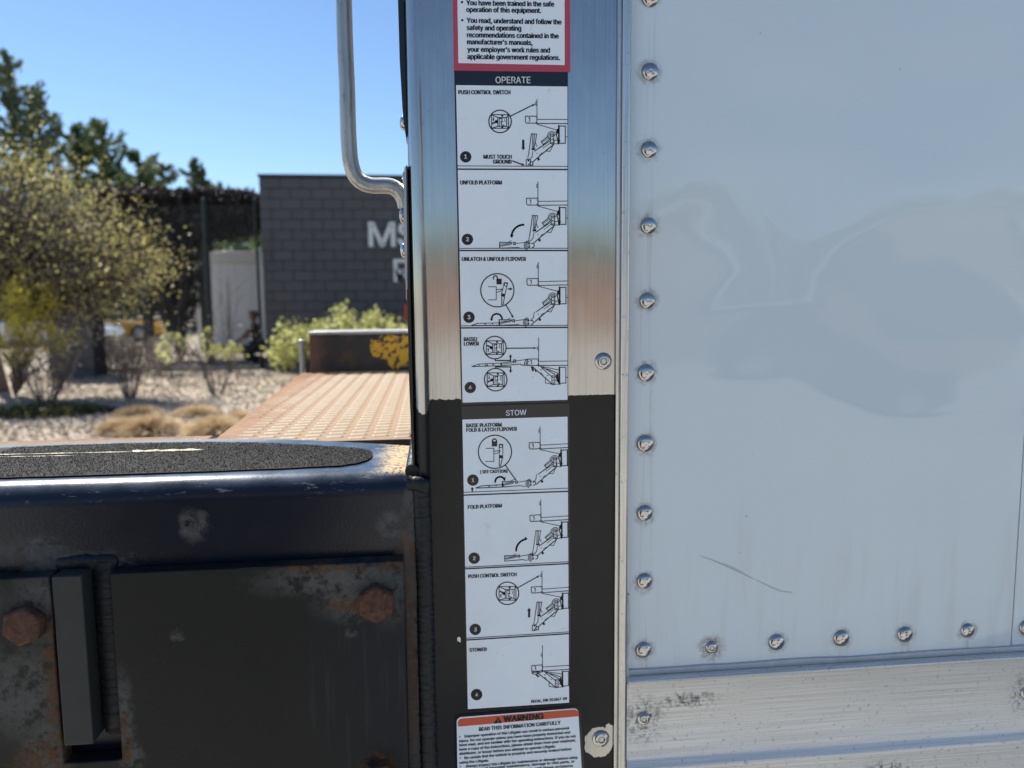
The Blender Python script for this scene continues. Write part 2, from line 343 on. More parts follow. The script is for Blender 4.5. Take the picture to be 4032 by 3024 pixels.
# rear edge: seal strip, plate behind the handle, rivets, reflector
def strip(name, cols, y0, y1, mtl):
    m = MB()
    for (xa, za), (xb, zb) in zip(cols, cols[1:]):
        m.add([(XR-.0002, y0, za), (xa, y0, za), (xa, y1, za), (XR-.0002, y1, za), (XR-.0002, y0, zb), (xb, y0, zb), (xb, y1, zb), (XR-.0002, y1, zb)], [(0, 1, 5, 4), (1, 2, 6, 5), (2, 3, 7, 6)])
    a, b = cols[0], cols[-1]; n = len(m.v)
    m.f += [(0, 3, 2, 1), (n-4, n-3, n-2, n-1)]; m.mi += [0, 0]
    return m.build(name, mtl, truck)
X = lambda u, v, Y: W(u, v, Y).x
Z = lambda u, v, Y: W(u, v, Y).z
strip('edge_seal', [(X(1568, 0, .016)-.0012, 1.75), (X(1569, 40, .016), Z(1569, 40, .016)), (X(1575, 250, .016), Z(1575, 250, .016)), (X(1586, 440, .016), Z(1586, 440, .016)), (X(1595, 520, .016), Z(1595, 520, .016)), (X(1599, 545, .016), Z(1599, 545, .016))], .010, .034, M_BLACK)
strip('handle_plate', [(X(1597, 662, .03)-.0006, Z(1597, 662, .03)), (X(1592, 700, .03), Z(1592, 700, .03)), (X(1590, 900, .03), Z(1590, 900, .03)), (X(1600, 1180, .03), Z(1600, 1180, .03))], .024, .075, M_TRIM)
strip('rear_plate', [(X(1600, 660, .014), Z(1600, 660, .014)), (X(1604, 900, .014), Z(1604, 900, .014)), (X(1606, 1200, .014), Z(1606, 1200, .014)), (X(1612, 1500, .014), Z(1612, 1500, .014)), (X(1624, 1800, .014), Z(1624, 1800, .014)), (X(1634, 1850, .014), Z(1634, 1850, .014))], .006, .0225, M_BLACK)
strip('reflector', [(X(1598, 1200, .03)-.0012, Z(1598, 1198, .03)), (X(1599, 1258, .03)-.0012, Z(1599, 1258, .03))], .0226, .045, M_RED)
strip('red_tape', [(X(1601, 1140, .026), Z(1601, 1140, .026)), (X(1612, 1460, .026), Z(1612, 1460, .026))], .0227, .034, M_RED)
for u, v, Y, r in ((1583, 483, .03, .0052), (1591, 702, .04, .0056), (1580, 850, .05, .0056), (1584, 985, .05, .0056), (1623, 1708, .02, .005)):
    m = MB(); p = W(u, v, Y); R = r
    m.lathe((p.x+.0015, p.y, p.z), (-1, 0, 0), [(R, -.001), (R, .0006), (R*.9, .0016), (R*.62, .0026), (R*.3, .003), (R*.1, .0031)], 20)
    m.build('rivet', M_RIVET, truck, smooth=True)
# grab handle: bent rod
hp = [(1352, -700), (1353, -300), (1353, -100), (1354, 0), (1358, 145), (1362, 250), (1366, 337), (1369, 440), (1372, 530), (1375, 580), (1379, 625), (1387, 663), (1397, 688), (1411, 706), (1428, 719), (1448, 727), (1470, 731), (1493, 731), (1515, 731), (1535, 733), (1552, 739), (1568, 751), (1582, 769), (1592, 792), (1597, 815)]
pts = [W(u, v, .052) for u, v in hp]; sm = []
for i in range(len(pts)-1):
    p0, p1, p2, p3 = (pts[max(0, i-1)], pts[i], pts[i+1], pts[min(len(pts)-1, i+2)])
    for t in (0, .34, .67): sm.append(.5*((2*p1)+(p2-p0)*t+(2*p0-5*p1+4*p2-p3)*t*t+(3*p1-p0-3*p2+p3)*t**3))
m = MB(); m.tube(sm+[pts[-1]], .0057, 20); m.build('grab_handle', M_HANDLE, truck, smooth=True)
# ------------------------------------------------------------------ stickers on the post: print as flat shapes just above the film
ZO = {4: 0, 5: 650, 6: 1280, 7: 1880, 8: 2424}
def q(k, x, y, Y=0.0): return W(1550+x/2.3284, ZO[k]+y/2.3284, Y)     # coordinates noted in enlarged crops of the post
Y1, Y2, Y3 = -.00025, -.00040, -.00055
UNIT = 1/2.3284/5.78/1000*1.0                                          # one crop pixel in metres on the post
class Ink:
    def __init__(s, Y, map_): s.m = MB(); s.Y = Y; s.map = map_
    def P(s, p): return s.map(p[0], p[1])
    def fill(s, pts):
        a = [s.P(p) for p in pts]; s.m.add([(x, s.Y, z) for x, z in a], [tuple(range(len(a)))])
    def line(s, pts, w=5, closed=False):
        a = [Vector(s.P(p)) for p in pts]; h = w*UNIT*.62
        if closed: a.append(a[0])
        for p, r in zip(a, a[1:]):
            d = (r-p)
            if d.length < 1e-9: continue
            d.normalize(); n = Vector((-d.y, d.x))*h; e = d*h*.6
            s.m.add([(c.x, s.Y, c.y) for c in (p-e-n, r+e-n, r+e+n, p-e+n)], [(0, 1, 2, 3)])
    def arc(s, c, r, a0=0, a1=360, w=5, n=36):
        pts = [(c[0]+r*math.cos(math.radians(a0+(a1-a0)*i/n)), c[1]-r*math.sin(math.radians(a0+(a1-a0)*i/n))) for i in range(n+1)]; s.line(pts, w)
    def disc(s, c, r, n=24): s.fill([(c[0]+r*math.cos(6.2832*i/n), c[1]-r*math.sin(6.2832*i/n)) for i in range(n)])
    def head(s, p, d, L=28, wd=12):                                    # arrow head at p pointing along d
        l = math.hypot(*d); d = (d[0]/l, d[1]/l); n = (-d[1], d[0]); b = (p[0]-d[0]*L, p[1]-d[1]*L)
        s.fill([p, (b[0]+n[0]*wd, b[1]+n[1]*wd), (b[0]-n[0]*wd, b[1]-n[1]*wd)])
    def dash(s, a, b, w=4, n=7):
        for i in range(n):
            t0, t1 = i/n, (i+.62)/n; s.line([(a[0]+(b[0]-a[0])*t0, a[1]+(b[1]-a[1])*t0), (a[0]+(b[0]-a[0])*t1, a[1]+(b[1]-a[1])*t1)], w)
    def build(s, name, mat, parent):
        me = s.m.mesh(name); bm = bmesh.new(); bm.from_mesh(me)
        for f in bm.faces:
            f.normal_update()
            if f.normal.y > 0: f.normal_flip()
        bm.to_mesh(me); bm.free(); return link(name, me, mat, parent)
def direct(k): return lambda x, y: (lambda p: (p.x, p.z))(q(k, x, y))
def moved(k0, a0, k1, a1, rot=0.0, sc=1.0):                            # drawing noted in one picture, repeated in another
    A = q(k0, *a0); B = q(k1, *a1); c, s_ = math.cos(rot)*sc, math.sin(rot)*sc
    def f(x, y):
        p = q(k0, x, y); dx, dz = p.x-A.x, p.z-A.z; return (B.x+dx*c-dz*s_, B.z+dx*s_+dz*c)
    return f
def film(name, k, pts, Y, mat, parent, rad=0, only=None):
    i = Ink(Y, lambda x, y: (x, y)); c = [Vector((p.x, p.z)) for p in (q(kk, x, y) for kk, x, y in pts)]
    if rad:
        out = []; n = len(c)
        for j in range(n):
            p, a, b = c[j], c[j-1], c[(j+1) % n]
            if only is not None and j not in only: out.append(p); continue
            da, db = (a-p).normalized(), (b-p).normalized(); o = p+(da+db)*rad
            for t in range(9):
                u = t/8*math.pi/2; out.append(o-db*rad*math.cos(u)-da*rad*math.sin(u))
        c = out
    i.fill(c); return i.build(name, mat, parent)

texts = []
try:                                               # Blender's own bundled interface font, else its built-in one
    import os
    FONT = bpy.data.fonts.load(os.path.join(bpy.utils.system_resource('DATAFILES'), 'fonts', 'Inter.woff2'))
except Exception: FONT = None
def text(s, k, x0, b0, x1, b1, cap, parent, mat=None, bold=.014, Y=Y2): texts.append((s, q(k, x0, b0), q(k, x1, b1), cap*UNIT, parent, mat or M_PRINTB, bold, Y))
def flush_texts():
    obs = []
    for s, *_ , bold, Y in [('H', 0, 0, 0, 0, 0, 0.0, 0)]+texts:
        cu = bpy.data.curves.new('lettering', 'FONT'); cu.body = s; cu.resolution_u = 3; cu.font = FONT or cu.font; o = bpy.data.objects.new('lettering', cu); COL.objects.link(o); obs.append(o)
    bpy.context.view_layer.update(); dg = bpy.context.evaluated_depsgraph_get()
    mes = [bpy.data.meshes.new_from_object(o.evaluated_get(dg)) for o in obs]
    for o in obs: c = o.data; bpy.data.objects.remove(o); bpy.data.curves.remove(c)
    co = lambda me: np.array([v.co[:] for v in me.vertices])
    cap1 = co(mes[0])[:, 1].max()
    for (s, a, b, cap, par, mat, bold, Y), me in zip(texts, mes[1:]):
        v = co(me); lo, hi = v[:, 0].min(), v[:, 0].max(); d = Vector((b.x-a.x, b.z-a.z)); L = d.length; d.normalize()
        if len(s) == 1: sx = cap/cap1
        else: sx = L/(hi-lo)
        u = (v[:, 0]-lo)*sx; t = v[:, 1]*cap/cap1
        if len(s) == 1: u += (L-(hi-lo)*sx)/2
        out = np.stack([a.x+d.x*u-d.y*t, np.full(len(v), Y), a.z+d.y*u+d.x*t], 1)
        me.vertices.foreach_set('co', out.astype(np.float32).ravel()); me.name = 'lettering'; me.materials.clear(); me.update()
        fat = bold*1.8*cap/cap1                      # heavier strokes: the same outline laid again a hair to either side
        if fat > 0:
            b2 = bmesh.new(); b2.from_mesh(me)
            for dx, dz, dy in ((fat, 0, .00002), (-fat, 0, .00004), (0, fat*.6, .00006)):
                m3 = me.copy(); o3 = out+np.array([d.x*dx-d.y*dz, -dy, d.y*dx+d.x*dz]); m3.vertices.foreach_set('co', o3.astype(np.float32).ravel()); b2.from_mesh(m3); bpy.data.meshes.remove(m3)
            b2.to_mesh(me); b2.free()
        for p in me.polygons: p.material_index = 0
        bm = bmesh.new(); bm.from_mesh(me)
        for f in bm.faces:
            f.normal_update()
            if f.normal.y > 0: f.normal_flip()
        bm.to_mesh(me); bm.free(); link('lettering', me, mat, par)
    texts.clear()

# --- red bordered notice
d = film('notice_sticker', 4, [(4, 540, -150), (4, 1616, -160), (4, 1619, 662), (4, 551, 649)], Y1-.0001, M_PINK, truck); d['label'] = 'white notice sticker with faded red border'
film('white_field', 4, [(4, 583, -90), (4, 1566, -96), (4, 1567, 598), (4, 593, 580)], Y2, M_PAPER, d)
i = Ink(Y3, direct(4)); i.disc((626, 22), 11); i.disc((629, 188), 11); i.build('bullet_marks', M_PRINTB, d)
for s, x0, b0, x1, b1 in [('You have been trained in the safe', 668, 51, 1468, 64), ('operation of this equipment.', 668, 113, 1350, 123), ('You read, understand and follow the', 672, 212, 1535, 227), ('safety and operating', 672, 279, 1167, 285), ('recommendations contained in the', 674, 345, 1510, 355), ("manufacturer's manuals,", 675, 409, 1270, 416), ("your employer's work rules and", 677, 477, 1430, 486), ('applicable government regulations.', 677, 543, 1522, 554)]:
    text(s, 4, x0, b0, x1, b1, 42, d, bold=.022, Y=Y3)
# --- operating steps
op = film('operate_sticker', 4, [(4, 554, 649), (4, 1597, 661), (6, 1600, 700), (6, 619, 731)], Y1, M_STICKB, truck); op['label'] = 'sticker of four numbered operating steps under a black heading'
film('white_field', 4, [(4, 572, 782), (4, 1592, 795), (6, 1593, 684), (6, 632, 710)], Y2, M_PAPER, op)
text('OPERATE', 4, 935, 765, 1253, 765, 55, op, M_PRINTW, .006, Y3)
stow = film('stow_sticker', 6, [(6, 622, 745), (6, 1610, 716), (8, 1626, 792), (8, 672, 871)], Y1, M_STICKB, truck); stow['label'] = 'sticker of four numbered stowing steps on black paint'
film('white_field', 6, [(6, 630, 866), (6, 1593, 839), (8, 1608, 795), (8, 680, 855)], Y2, M_PAPER, stow)
text('STOW', 6, 1030, 830, 1215, 822, 50, stow, M_PRINTW, .008, Y3)
T = lambda s, k, x0, b0, x1, b1, par, cap=34: text(s, k, x0, b0, x1, b1, cap, par, bold=.022, Y=Y3)
T('PUSH CONTROL SWITCH', 4, 595, 866, 1068, 867, op); T('MUST TOUCH', 4, 825, 1457, 1080, 1457, op); T('GROUND', 4, 912, 1502, 1080, 1502, op)
T('UNFOLD PLATFORM', 5, 612, 179, 990, 179, op); T('UNLATCH & UNFOLD FLIPOVER', 5, 628, 880, 1210, 879, op); T('RAISE/', 6, 645, 147, 765, 146, op); T('LOWER', 6, 645, 188, 780, 187, op)
T('RAISE PLATFORM', 6, 667, 937, 988, 929, stow); T('FOLD & LATCH FLIPOVER', 6, 667, 979, 1128, 967, stow); T('( SEE CAUTION)', 6, 795, 1359, 1042, 1351, stow, 30)
T('FOLD PLATFORM', 7, 683, 287, 990, 273, stow); T('PUSH CONTROL SWITCH', 7, 685, 921, 1125, 902, stow); T('STOWED', 8, 697, 329, 852, 321, stow); T('DECAL, P/N 251867-09', 8, 1262, 797, 1587, 769, stow, 27)
# step numbers in black discs
for k, x, y, n, par in ((4, 660, 1440, '1', op), (5, 676, 682, '2', op), (5, 690, 1395, '3', op), (6, 702, 572, '4', op), (6, 726, 1420, '1', stow), (7, 738, 738, '2', stow), (8, 748, 124, '3', stow), (8, 760, 721, '4', stow)):
    i = Ink(Y3, direct(k)); i.disc((x, y), 52, 32); i.build('number_disc', M_PRINTB, par)
    text(n, k, x-12, y+17, x+12, y+17, 36, par, M_PRINTW, .012, Y3-.00015)
# ground lines and dividers of the pictures
def dv(par, k, a, b, w): ink = Ink(Y3, lambda x, y: (x, y)); p, r = q(k, *a), q(k, *b); ink.line([(p.x, p.z), (r.x, r.z)], w); ink.build('divider_line', M_PRINTB, par)
for k, a, b, wd in ((4, (588, 1522), (1592, 1527), 5), (4, (588, 1552), (1592, 1556), 10), (5, (605, 764), (1592, 763), 5), (5, (605, 784), (1592, 784), 10), (5, (620, 1474), (1592, 1469), 5), (5, (620, 1493), (1592, 1488), 10)): dv(op, k, a, b, wd)
for k, a, b, wd in ((6, (640, 1532), (1595, 1494), 5), (6, (640, 1558), (1595, 1523), 10), (7, (652, 821), (1600, 771), 5), (7, (652, 836), (1600, 788), 10), (8, (668, 205), (1605, 147), 5), (8, (668, 221), (1605, 163), 10)): dv(stow, k, a, b, wd)

def chassis(i, x1=1593):                            # noted in the first picture
    i.line([(1313, 912), (1313, 1141), (1497, 1194)], 5); i.line([(1312, 936), (1303, 938), (1301, 964), (1312, 967)], 5)
    i.line([(1207, 1067), (1313, 1067), (1313, 1131), (1218, 1131), (1207, 1119)], 6, True); i.line([(1235, 1083), (1247, 1083), (1247, 1113)], 6)
    for p in ((1305, 1083), (1305, 1122), (1238, 1122)): i.disc(p, 4, 8)
    i.line([(1313, 1097), (x1, 1097)], 5); i.line([(1313, 1134), (x1, 1134)], 6)
    i.line([(1517, 1157), (1572, 1157), (1572, 1315), (1517, 1315)], 7, True); i.line([(1511, 1150), (1511, 1322)], 8); i.line([(1572, 1257), (x1, 1257)], 5)
def arm(i):
    i.arc((1449, 1248), 40, 10, 190, 5, 18); i.arc((1449, 1248), 26, 0, 180, 5, 14); i.line([(1488, 1232), (1508, 1310)], 5); i.line([(1498, 1195), (1492, 1240), (1505, 1290)], 6)
    i.fill([(1500, 1180), (1510, 1185), (1508, 1230), (1484, 1215)])
    i.line([(1437, 1238), (1466, 1238), (1466, 1324), (1437, 1318)], 6, True)
    for p in ((1452, 1252), (1452, 1281), (1452, 1310)): i.disc(p, 7, 10)
    i.line([(1470, 1287), (1503, 1287), (1503, 1320), (1470, 1320)], 5, True); i.disc((1520, 1292), 7, 10)
    i.line([(1352, 1300), (1412, 1252), (1432, 1275), (1370, 1327)], 6, True); i.line([(1360, 1306), (1424, 1262)], 4)
    i.line([(1375, 1328), (1290, 1388)], 5); i.line([(1437, 1290), (1300, 1382)], 6); i.line([(1437, 1310), (1380, 1352)], 4)
    i.line([(1466, 1326), (1345, 1425), (1275, 1486)], 7); i.line([(1462, 1330), (1432, 1390), (1392, 1384), (1440, 1345)], 5)
    for p in ((1312, 1408), (1340, 1416), (1357, 1404), (1372, 1357), (1352, 1414)): i.disc(p, 5, 8)
    i.fill([(1316, 1452), (1330, 1446), (1342, 1462), (1330, 1476), (1318, 1470)]); i.line([(1276, 1388), (1268, 1440), (1240, 1470)], 5)
def upright(i, dash=False):
    L = (lambda a, b, w: i.dash(a, b, w, 8)) if dash else (lambda a, b, w: i.line([a, b], w))
    L((1262, 1228), (1236, 1420), 6); L((1262, 1228), (1311, 1232), 6); L((1311, 1232), (1284, 1372), 5); L((1275, 1232), (1270, 1370), 5); L((1290, 1232), (1281, 1360), 5)
    i.line([(1236, 1420), (1230, 1442), (1231, 1478)], 5); i.line([(1295, 1300), (1313, 1344)], 5); i.fill([(1264, 1361), (1298, 1361), (1298, 1378), (1264, 1378)])
def foot(i):
    i.line([(1214, 1465), (1252, 1465), (1252, 1523), (1214, 1523)], 6, True); i.disc((1236, 1476), 7, 10); i.disc((1236, 1510), 7, 10); i.arc((1262, 1502), 16, 0, 360, 5, 12); i.line([(1252, 1480), (1276, 1490), (1272, 1522)], 5)
def level(i, dash=False, a=0):                      # platform lying down, noted in the second picture
    L = (lambda p, r, w: i.dash(p, r, w, 10)) if dash else (lambda p, r, w: i.line([p, r], w))
    L((972, 708), (1090, 712), 6); L((1110, 722), (1245, 704), 5); L((972, 762), (1150, 756), 6); L((975, 738), (1090, 718), 5); L((972, 708), (972, 762), 8); L((985, 745), (1080, 730), 4); L((985, 722), (1085, 722), 4)
    i.line([(1040, 712), (1078, 694)], 4); i.line([(1098, 709), (1114, 709), (1114, 730), (1098, 730)], 6, True); i.line([(1150, 757), (1160, 763), (1195, 763)], 5)
    for r in (44, 32, 20): i.arc((1240, 738), r, 95, 250, 5, 10)
    i.line([(1240, 704), (1240, 762)], 6); i.disc((1245, 718), 7, 10); i.disc((1245, 750), 7, 10); i.arc((1268, 738), 20, -90, 110, 6, 10)
def flip(i, dash=False):                            # flipover unfolded, noted in the third picture
    L = (lambda p, r, w: i.dash(p, r, w, 9)) if dash else (lambda p, r, w: i.line([p, r], w))
    L((716, 1470), (770, 1452), 6); L((770, 1452), (975, 1446), 6); L((716, 1472), (1000, 1468), 7); i.disc((838, 1458), 7, 8); i.disc((905, 1454), 6, 8); L((970, 1440), (970, 1470), 7)
def switch(i, c, up):
    x, y = c; i.arc(c, 103, w=8, n=44)
    i.line([(x-77, y-62), (x+77, y-62), (x+77, y+63), (x-77, y+63)], 6, True); i.line([(x-20, y-35), (x+60, y-35), (x+60, y+45), (x-20, y+45)], 6, True)
    for a, b in (((-77, -62), (-20, -35)), ((77, -62), (60, -35)), ((77, 63), (60, 45)), ((-77, 63), (-20, 45))): i.line([(x+a[0], y+a[1]), (x+b[0], y+b[1])], 6)
    i.fill([(x-25, y-15), (x-25, y+20), (x-48, y+8), (x-48, y-6)]); s_ = -1 if up else 1
    i.line([(x-25, y+2), (x-68, y+18*s_)], 11); i.line([(x-60, y-38*s_), (x-60, y-12*s_)], 6); i.head((x-60, y-2*s_), (0, s_), 16, 9)
    i.line([(x-8, y-22), (x+18, y-28), (x+16, y+4), (x+10, y+30), (x+38, y+38)], 6); i.line([(x+2, y+4), (x+26, y+2)], 5); i.line([(x+42, y-25), (x+46, y+5)], 4); i.line([(x-6, y-35), (x-6, y+45)], 4); i.disc((x+20, y-52), 10, 10); i.disc((x+20, y+55), 10, 10)
def latch(i, c, locked):
    x, y = c; i.arc(c, 152, w=8, n=52)
    i.line([(x-85, y-32), (x-10, y-32), (x-10, y+88), (x-85, y+88)], 5); i.line([(x-10, y-5), (x+48, y-12)], 5); i.line([(x-10, y+20), (x+22, y+12), (x+50, y-10)], 5)
    if locked:
        i.fill([(x-28, y-96), (x+20, y-96), (x+20, y-50), (x-28, y-50)]); i.arc((x-4, y-100), 18, 0, 180, 8, 12); i.line([(x-22, y-100), (x-22, y-92)], 8); i.line([(x+14, y-100), (x+14, y-92)], 8); t = 0
    else:
        i.fill([(x-8, y-106), (x+40, y-106), (x+40, y-54), (x-8, y-54)]); i.arc((x-18, y-114), 18, 0, 180, 8, 12); i.line([(x-36, y-114), (x-36, y-100)], 8); i.line([(x, y-116), (x, y-104)], 8); t = 22
        i.line([(x+100, y-12), (x+125, y-12)], 10); i.head((x+140, y-12), (1, 0), 22, 14)
    i.line([(x+40+t, y-70), (x+72+t, y-68), (x+72+t-t*1.3, y+60), (x+40-t*.2, y+50)], 5, True); i.arc((x+55+t, y-52), 14, w=5, n=14); i.disc((x+55, y+44), 15, 14); i.line([(x+40, y+20), (x+40, y+130), (x+52, y+130), (x+66, y+62)], 6)
def picture(par, f): f(); 
def dia(par, *jobs):                                # each job: (mapping, drawing function)
    m = MB(); prev = None
    for mp, fn in jobs:
        i = Ink(Y3-.00002*0, mp); i.m = m; fn(i)
    i = Ink(Y3, None); i.m = m; return i.build('step_drawing', M_PRINTB, par)
A1 = (1313, 1140)
d4, d5, d6, d7, d8 = (direct(k) for k in (4, 5, 6, 7, 8))
m2 = moved(4, A1, 5, (1322, 376)); m3 = moved(4, A1, 5, (1325, 1110)); R_ = .008
s1 = moved(4, A1, 6, (1343, 1140), R_); s2 = moved(4, A1, 7, (1350, 405), R_); s3 = moved(4, A1, 7, (1360, 1060), R_)
dia(op, (d4, chassis), (d4, arm), (d4, upright), (d4, foot), (d4, lambda i: switch(i, (975, 1115), False)),
    (d4, lambda i: (i.line([(1072, 1066), (1270, 967)], 8), i.head((1298, 955), (2, -1), 30, 11), i.line([(1187, 1288), (1187, 1352)], 17), i.head((1187, 1380), (0, 1), 26, 18), i.line([(1090, 1477), (1180, 1510)], 9), i.head((1202, 1519), (2.2, .9), 30, 12))))
dia(op, (m2, chassis), (m2, arm), (m2, upright), (d5, lambda i: level(i, True)),
    (d5, lambda i: (i.arc((1192, 660), 112, 90, 178, 14, 14), i.head((1082, 668), (0, 1), 26, 18))))
dia(op, (m3, chassis), (m3, arm), (moved(5, (1240, 762), 5, (1232, 1467)), level), (d5, lambda i: flip(i, True)), (d5, lambda i: latch(i, (950, 1148), False)),
    (d5, lambda i: (i.line([(1030, 1285), (1085, 1380)], 8), i.head((1098, 1405), (1, 1.8), 28, 11), i.arc((945, 1412), 48, -5, 170, 12, 14), i.head((900, 1432), (.2, 1), 24, 16))))
def raised(i):
    i.line([(1328, 115), (1328, 380)], 5); i.line([(1327, 198), (1318, 200), (1316, 222), (1327, 226)], 5); i.line([(1225, 312), (1328, 310), (1328, 370), (1225, 370)], 6, True); i.line([(1252, 325), (1263, 325), (1263, 356)], 6)
    for p in ((1320, 325), (1320, 362), (1240, 362)): i.disc(p, 4, 8)
    i.line([(1328, 332), (1593, 329)], 5); i.line([(1328, 371), (1593, 368)], 6); i.line([(1522, 387), (1577, 387), (1577, 531), (1522, 533)], 6, True); i.line([(1517, 383), (1517, 542)], 9); i.line([(1577, 480), (1593, 480)], 5)
    i.line([(1340, 376), (1512, 411)], 5); i.line([(1365, 385), (1490, 460)], 6); i.line([(1350, 385), (1455, 478)], 6); i.line([(1270, 380), (1365, 462), (1450, 540)], 7); i.line([(1390, 478), (1390, 530), (1450, 541), (1530, 541)], 5); i.line([(1400, 400), (1505, 440), (1510, 520)], 6)
    i.line([(1450, 465), (1476, 465), (1476, 545), (1450, 545)], 5, True)
    for p in ((1463, 480), (1463, 505), (1463, 530), (1350, 410), (1352, 440), (1410, 460), (1362, 455), (1367, 392)): i.disc(p, 6, 9)
    i.fill([(1480, 470), (1505, 440), (1515, 540), (1500, 520)]); i.line([(1480, 510), (1515, 510)], 5)
def platform_out(i):
    i.line([(717, 379), (780, 357), (985, 348), (1228, 313)], 5); i.line([(717, 380), (975, 373), (1160, 357), (1172, 367), (1225, 369)], 6); i.line([(780, 357), (785, 376)], 5); i.line([(840, 356), (860, 356), (860, 372), (840, 372)], 5, True); i.disc((912, 360), 8, 8); i.disc((985, 358), 9, 8)
    i.line([(1100, 318), (1118, 318), (1118, 342), (1100, 342)], 6, True); i.line([(995, 358), (1105, 342)], 4); i.arc((1240, 355), 42, 100, 200, 6, 8); i.arc((1240, 358), 26, 95, 190, 6, 8)
    i.fill([(1254, 378), (1270, 378), (1290, 412), (1272, 428)]); i.fill([(1290, 412), (1302, 408), (1312, 430), (1300, 432)])
dia(op, (d6, raised), (d6, platform_out), (d6, lambda i: switch(i, (927, 206), True)), (d6, lambda i: switch(i, (935, 500), False)),
    (d6, lambda i: (i.line([(1030, 213), (1285, 210)], 8), i.head((1312, 210), (1, 0), 30, 11), i.line([(932, 308), (932, 325), (1070, 325), (1070, 290)], 9), i.head((1070, 266), (0, -1), 26, 15), i.line([(935, 399), (935, 383), (1072, 383), (1072, 415)], 9), i.head((1072, 440), (0, 1), 26, 15))))
dia(stow, (s1, chassis), (s1, arm), (moved(5, (1240, 762), 6, (1255, 1473), R_), lambda i: level(i, True)), (moved(5, (970, 1470), 6, (1003, 1484), R_), flip), (d6, lambda i: latch(i, (928, 1161), True)),
    (d6, lambda i: (i.line([(1025, 1285), (1105, 1400)], 8), i.head((1124, 1428), (1, 1.5), 28, 11), i.arc((975, 1435), 45, 20, 185, 13, 14), i.head((1020, 1420), (.4, 1), 24, 16), i.line([(720, 1526), (720, 1500)], 10), i.head((720, 1484), (0, -1), 20, 15))))
dia(stow, (s2, chassis), (s2, arm), (s2, lambda i: upright(i, True)), (moved(5, (1240, 762), 7, (1275, 752), R_), level),
    (d7, lambda i: (i.arc((1232, 672), 110, 100, 180, 14, 14), i.head((1228, 560), (1, .05), 26, 18))))
dia(stow, (s3, chassis), (s3, arm), (s3, upright), (s3, foot), (d7, lambda i: switch(i, (1043, 1060), True)),
    (d7, lambda i: (i.line([(1135, 1010), (1312, 912)], 8), i.head((1340, 897), (1.9, -1), 30, 11), i.line([(1241, 1275), (1241, 1220)], 17), i.head((1241, 1192), (0, -1), 26, 18))))
def stowed_extra(i): i.line([(1225, 370), (1228, 392), (1262, 402), (1340, 372)], 6); i.line([(1230, 382), (1300, 378)], 7); i.fill([(1258, 402), (1275, 400), (1300, 425), (1280, 432)])
sm_ = moved(6, (1328, 375), 8, (1364, 508), R_, 1.0)
dia(stow, (sm_, raised), (sm_, stowed_extra))
# --- warning sticker at the bottom
wn = film('warning_sticker', 8, [(8, 553, 905), (8, 1708, 823), (8, 1758, 1560), (8, 566, 1640)], Y1-.0001, M_STICKB, truck, .0040); wn['label'] = 'warning sticker with an orange heading band'
film('white_field', 8, [(8, 577, 931), (8, 1690, 845), (8, 1730, 1520), (8, 588, 1610)], Y2, M_PAPER, wn, .0034)
film('orange_band', 8, [(8, 588, 944), (8, 1684, 855), (8, 1699, 919), (8, 591, 1014)], Y3, M_ORANGE, wn, .0028, (0, 1))
i = Ink(Y3-.00015, direct(8)); i.fill([(955, 924), (993, 979), (917, 986)]); i.build('warning_triangle', M_PRINTB, wn)
i = Ink(Y3-.0003, direct(8)); i.line([(955, 944), (956, 964)], 7); i.disc((957, 974), 4, 8); i.build('exclamation_mark', M_ORANGE, wn)
text('WARNING', 8, 1010, 971, 1370, 943, 57, wn, bold=.03, Y=Y3-.00015)
TS = lambda s, x0, b0, x1, b1, c=26: text(s, 8, x0, b0, x1, b1, c, wn, bold=.020, Y=Y3)
TS('READ THIS INFORMATION CAREFULLY', 783, 1055, 1528, 993, 36)
for a in [('Improper operation of this Liftgate can result in serious personal', 648, 1115, 1608, 1038), ('injury. Do not operate unless you have been properly instructed and', 602, 1159, 1615, 1077), ('have read, and are familiar with the operating instructions. If you do not', 602, 1196, 1667, 1112), ('have a copy of the instructions, please obtain them from your employer,', 602, 1236, 1670, 1150), ('distributor, or lessor before you attempt to operate Liftgate.', 602, 1275, 1483, 1205), ('Be certain that the vehicle is properly and securely braked before', 650, 1312, 1627, 1230), ('using the Liftgate.', 604, 1355, 873, 1335), ('Always inspect this Liftgate for maintenance or damage before using', 660, 1390, 1682, 1306), ('signs of improper maintenance, damage to vital parts, or', 735, 1414, 1657, 1343), ('Liftgate until these problems', 1140, 1420, 1642, 1383)]: TS(*a)
i = Ink(Y3, direct(8)); i.disc((607, 1108), 6, 10); i.disc((611, 1303), 6, 10); i.disc((612, 1381), 6, 10); i.build('bullet_marks', M_PRINTB, wn)
flush_texts()
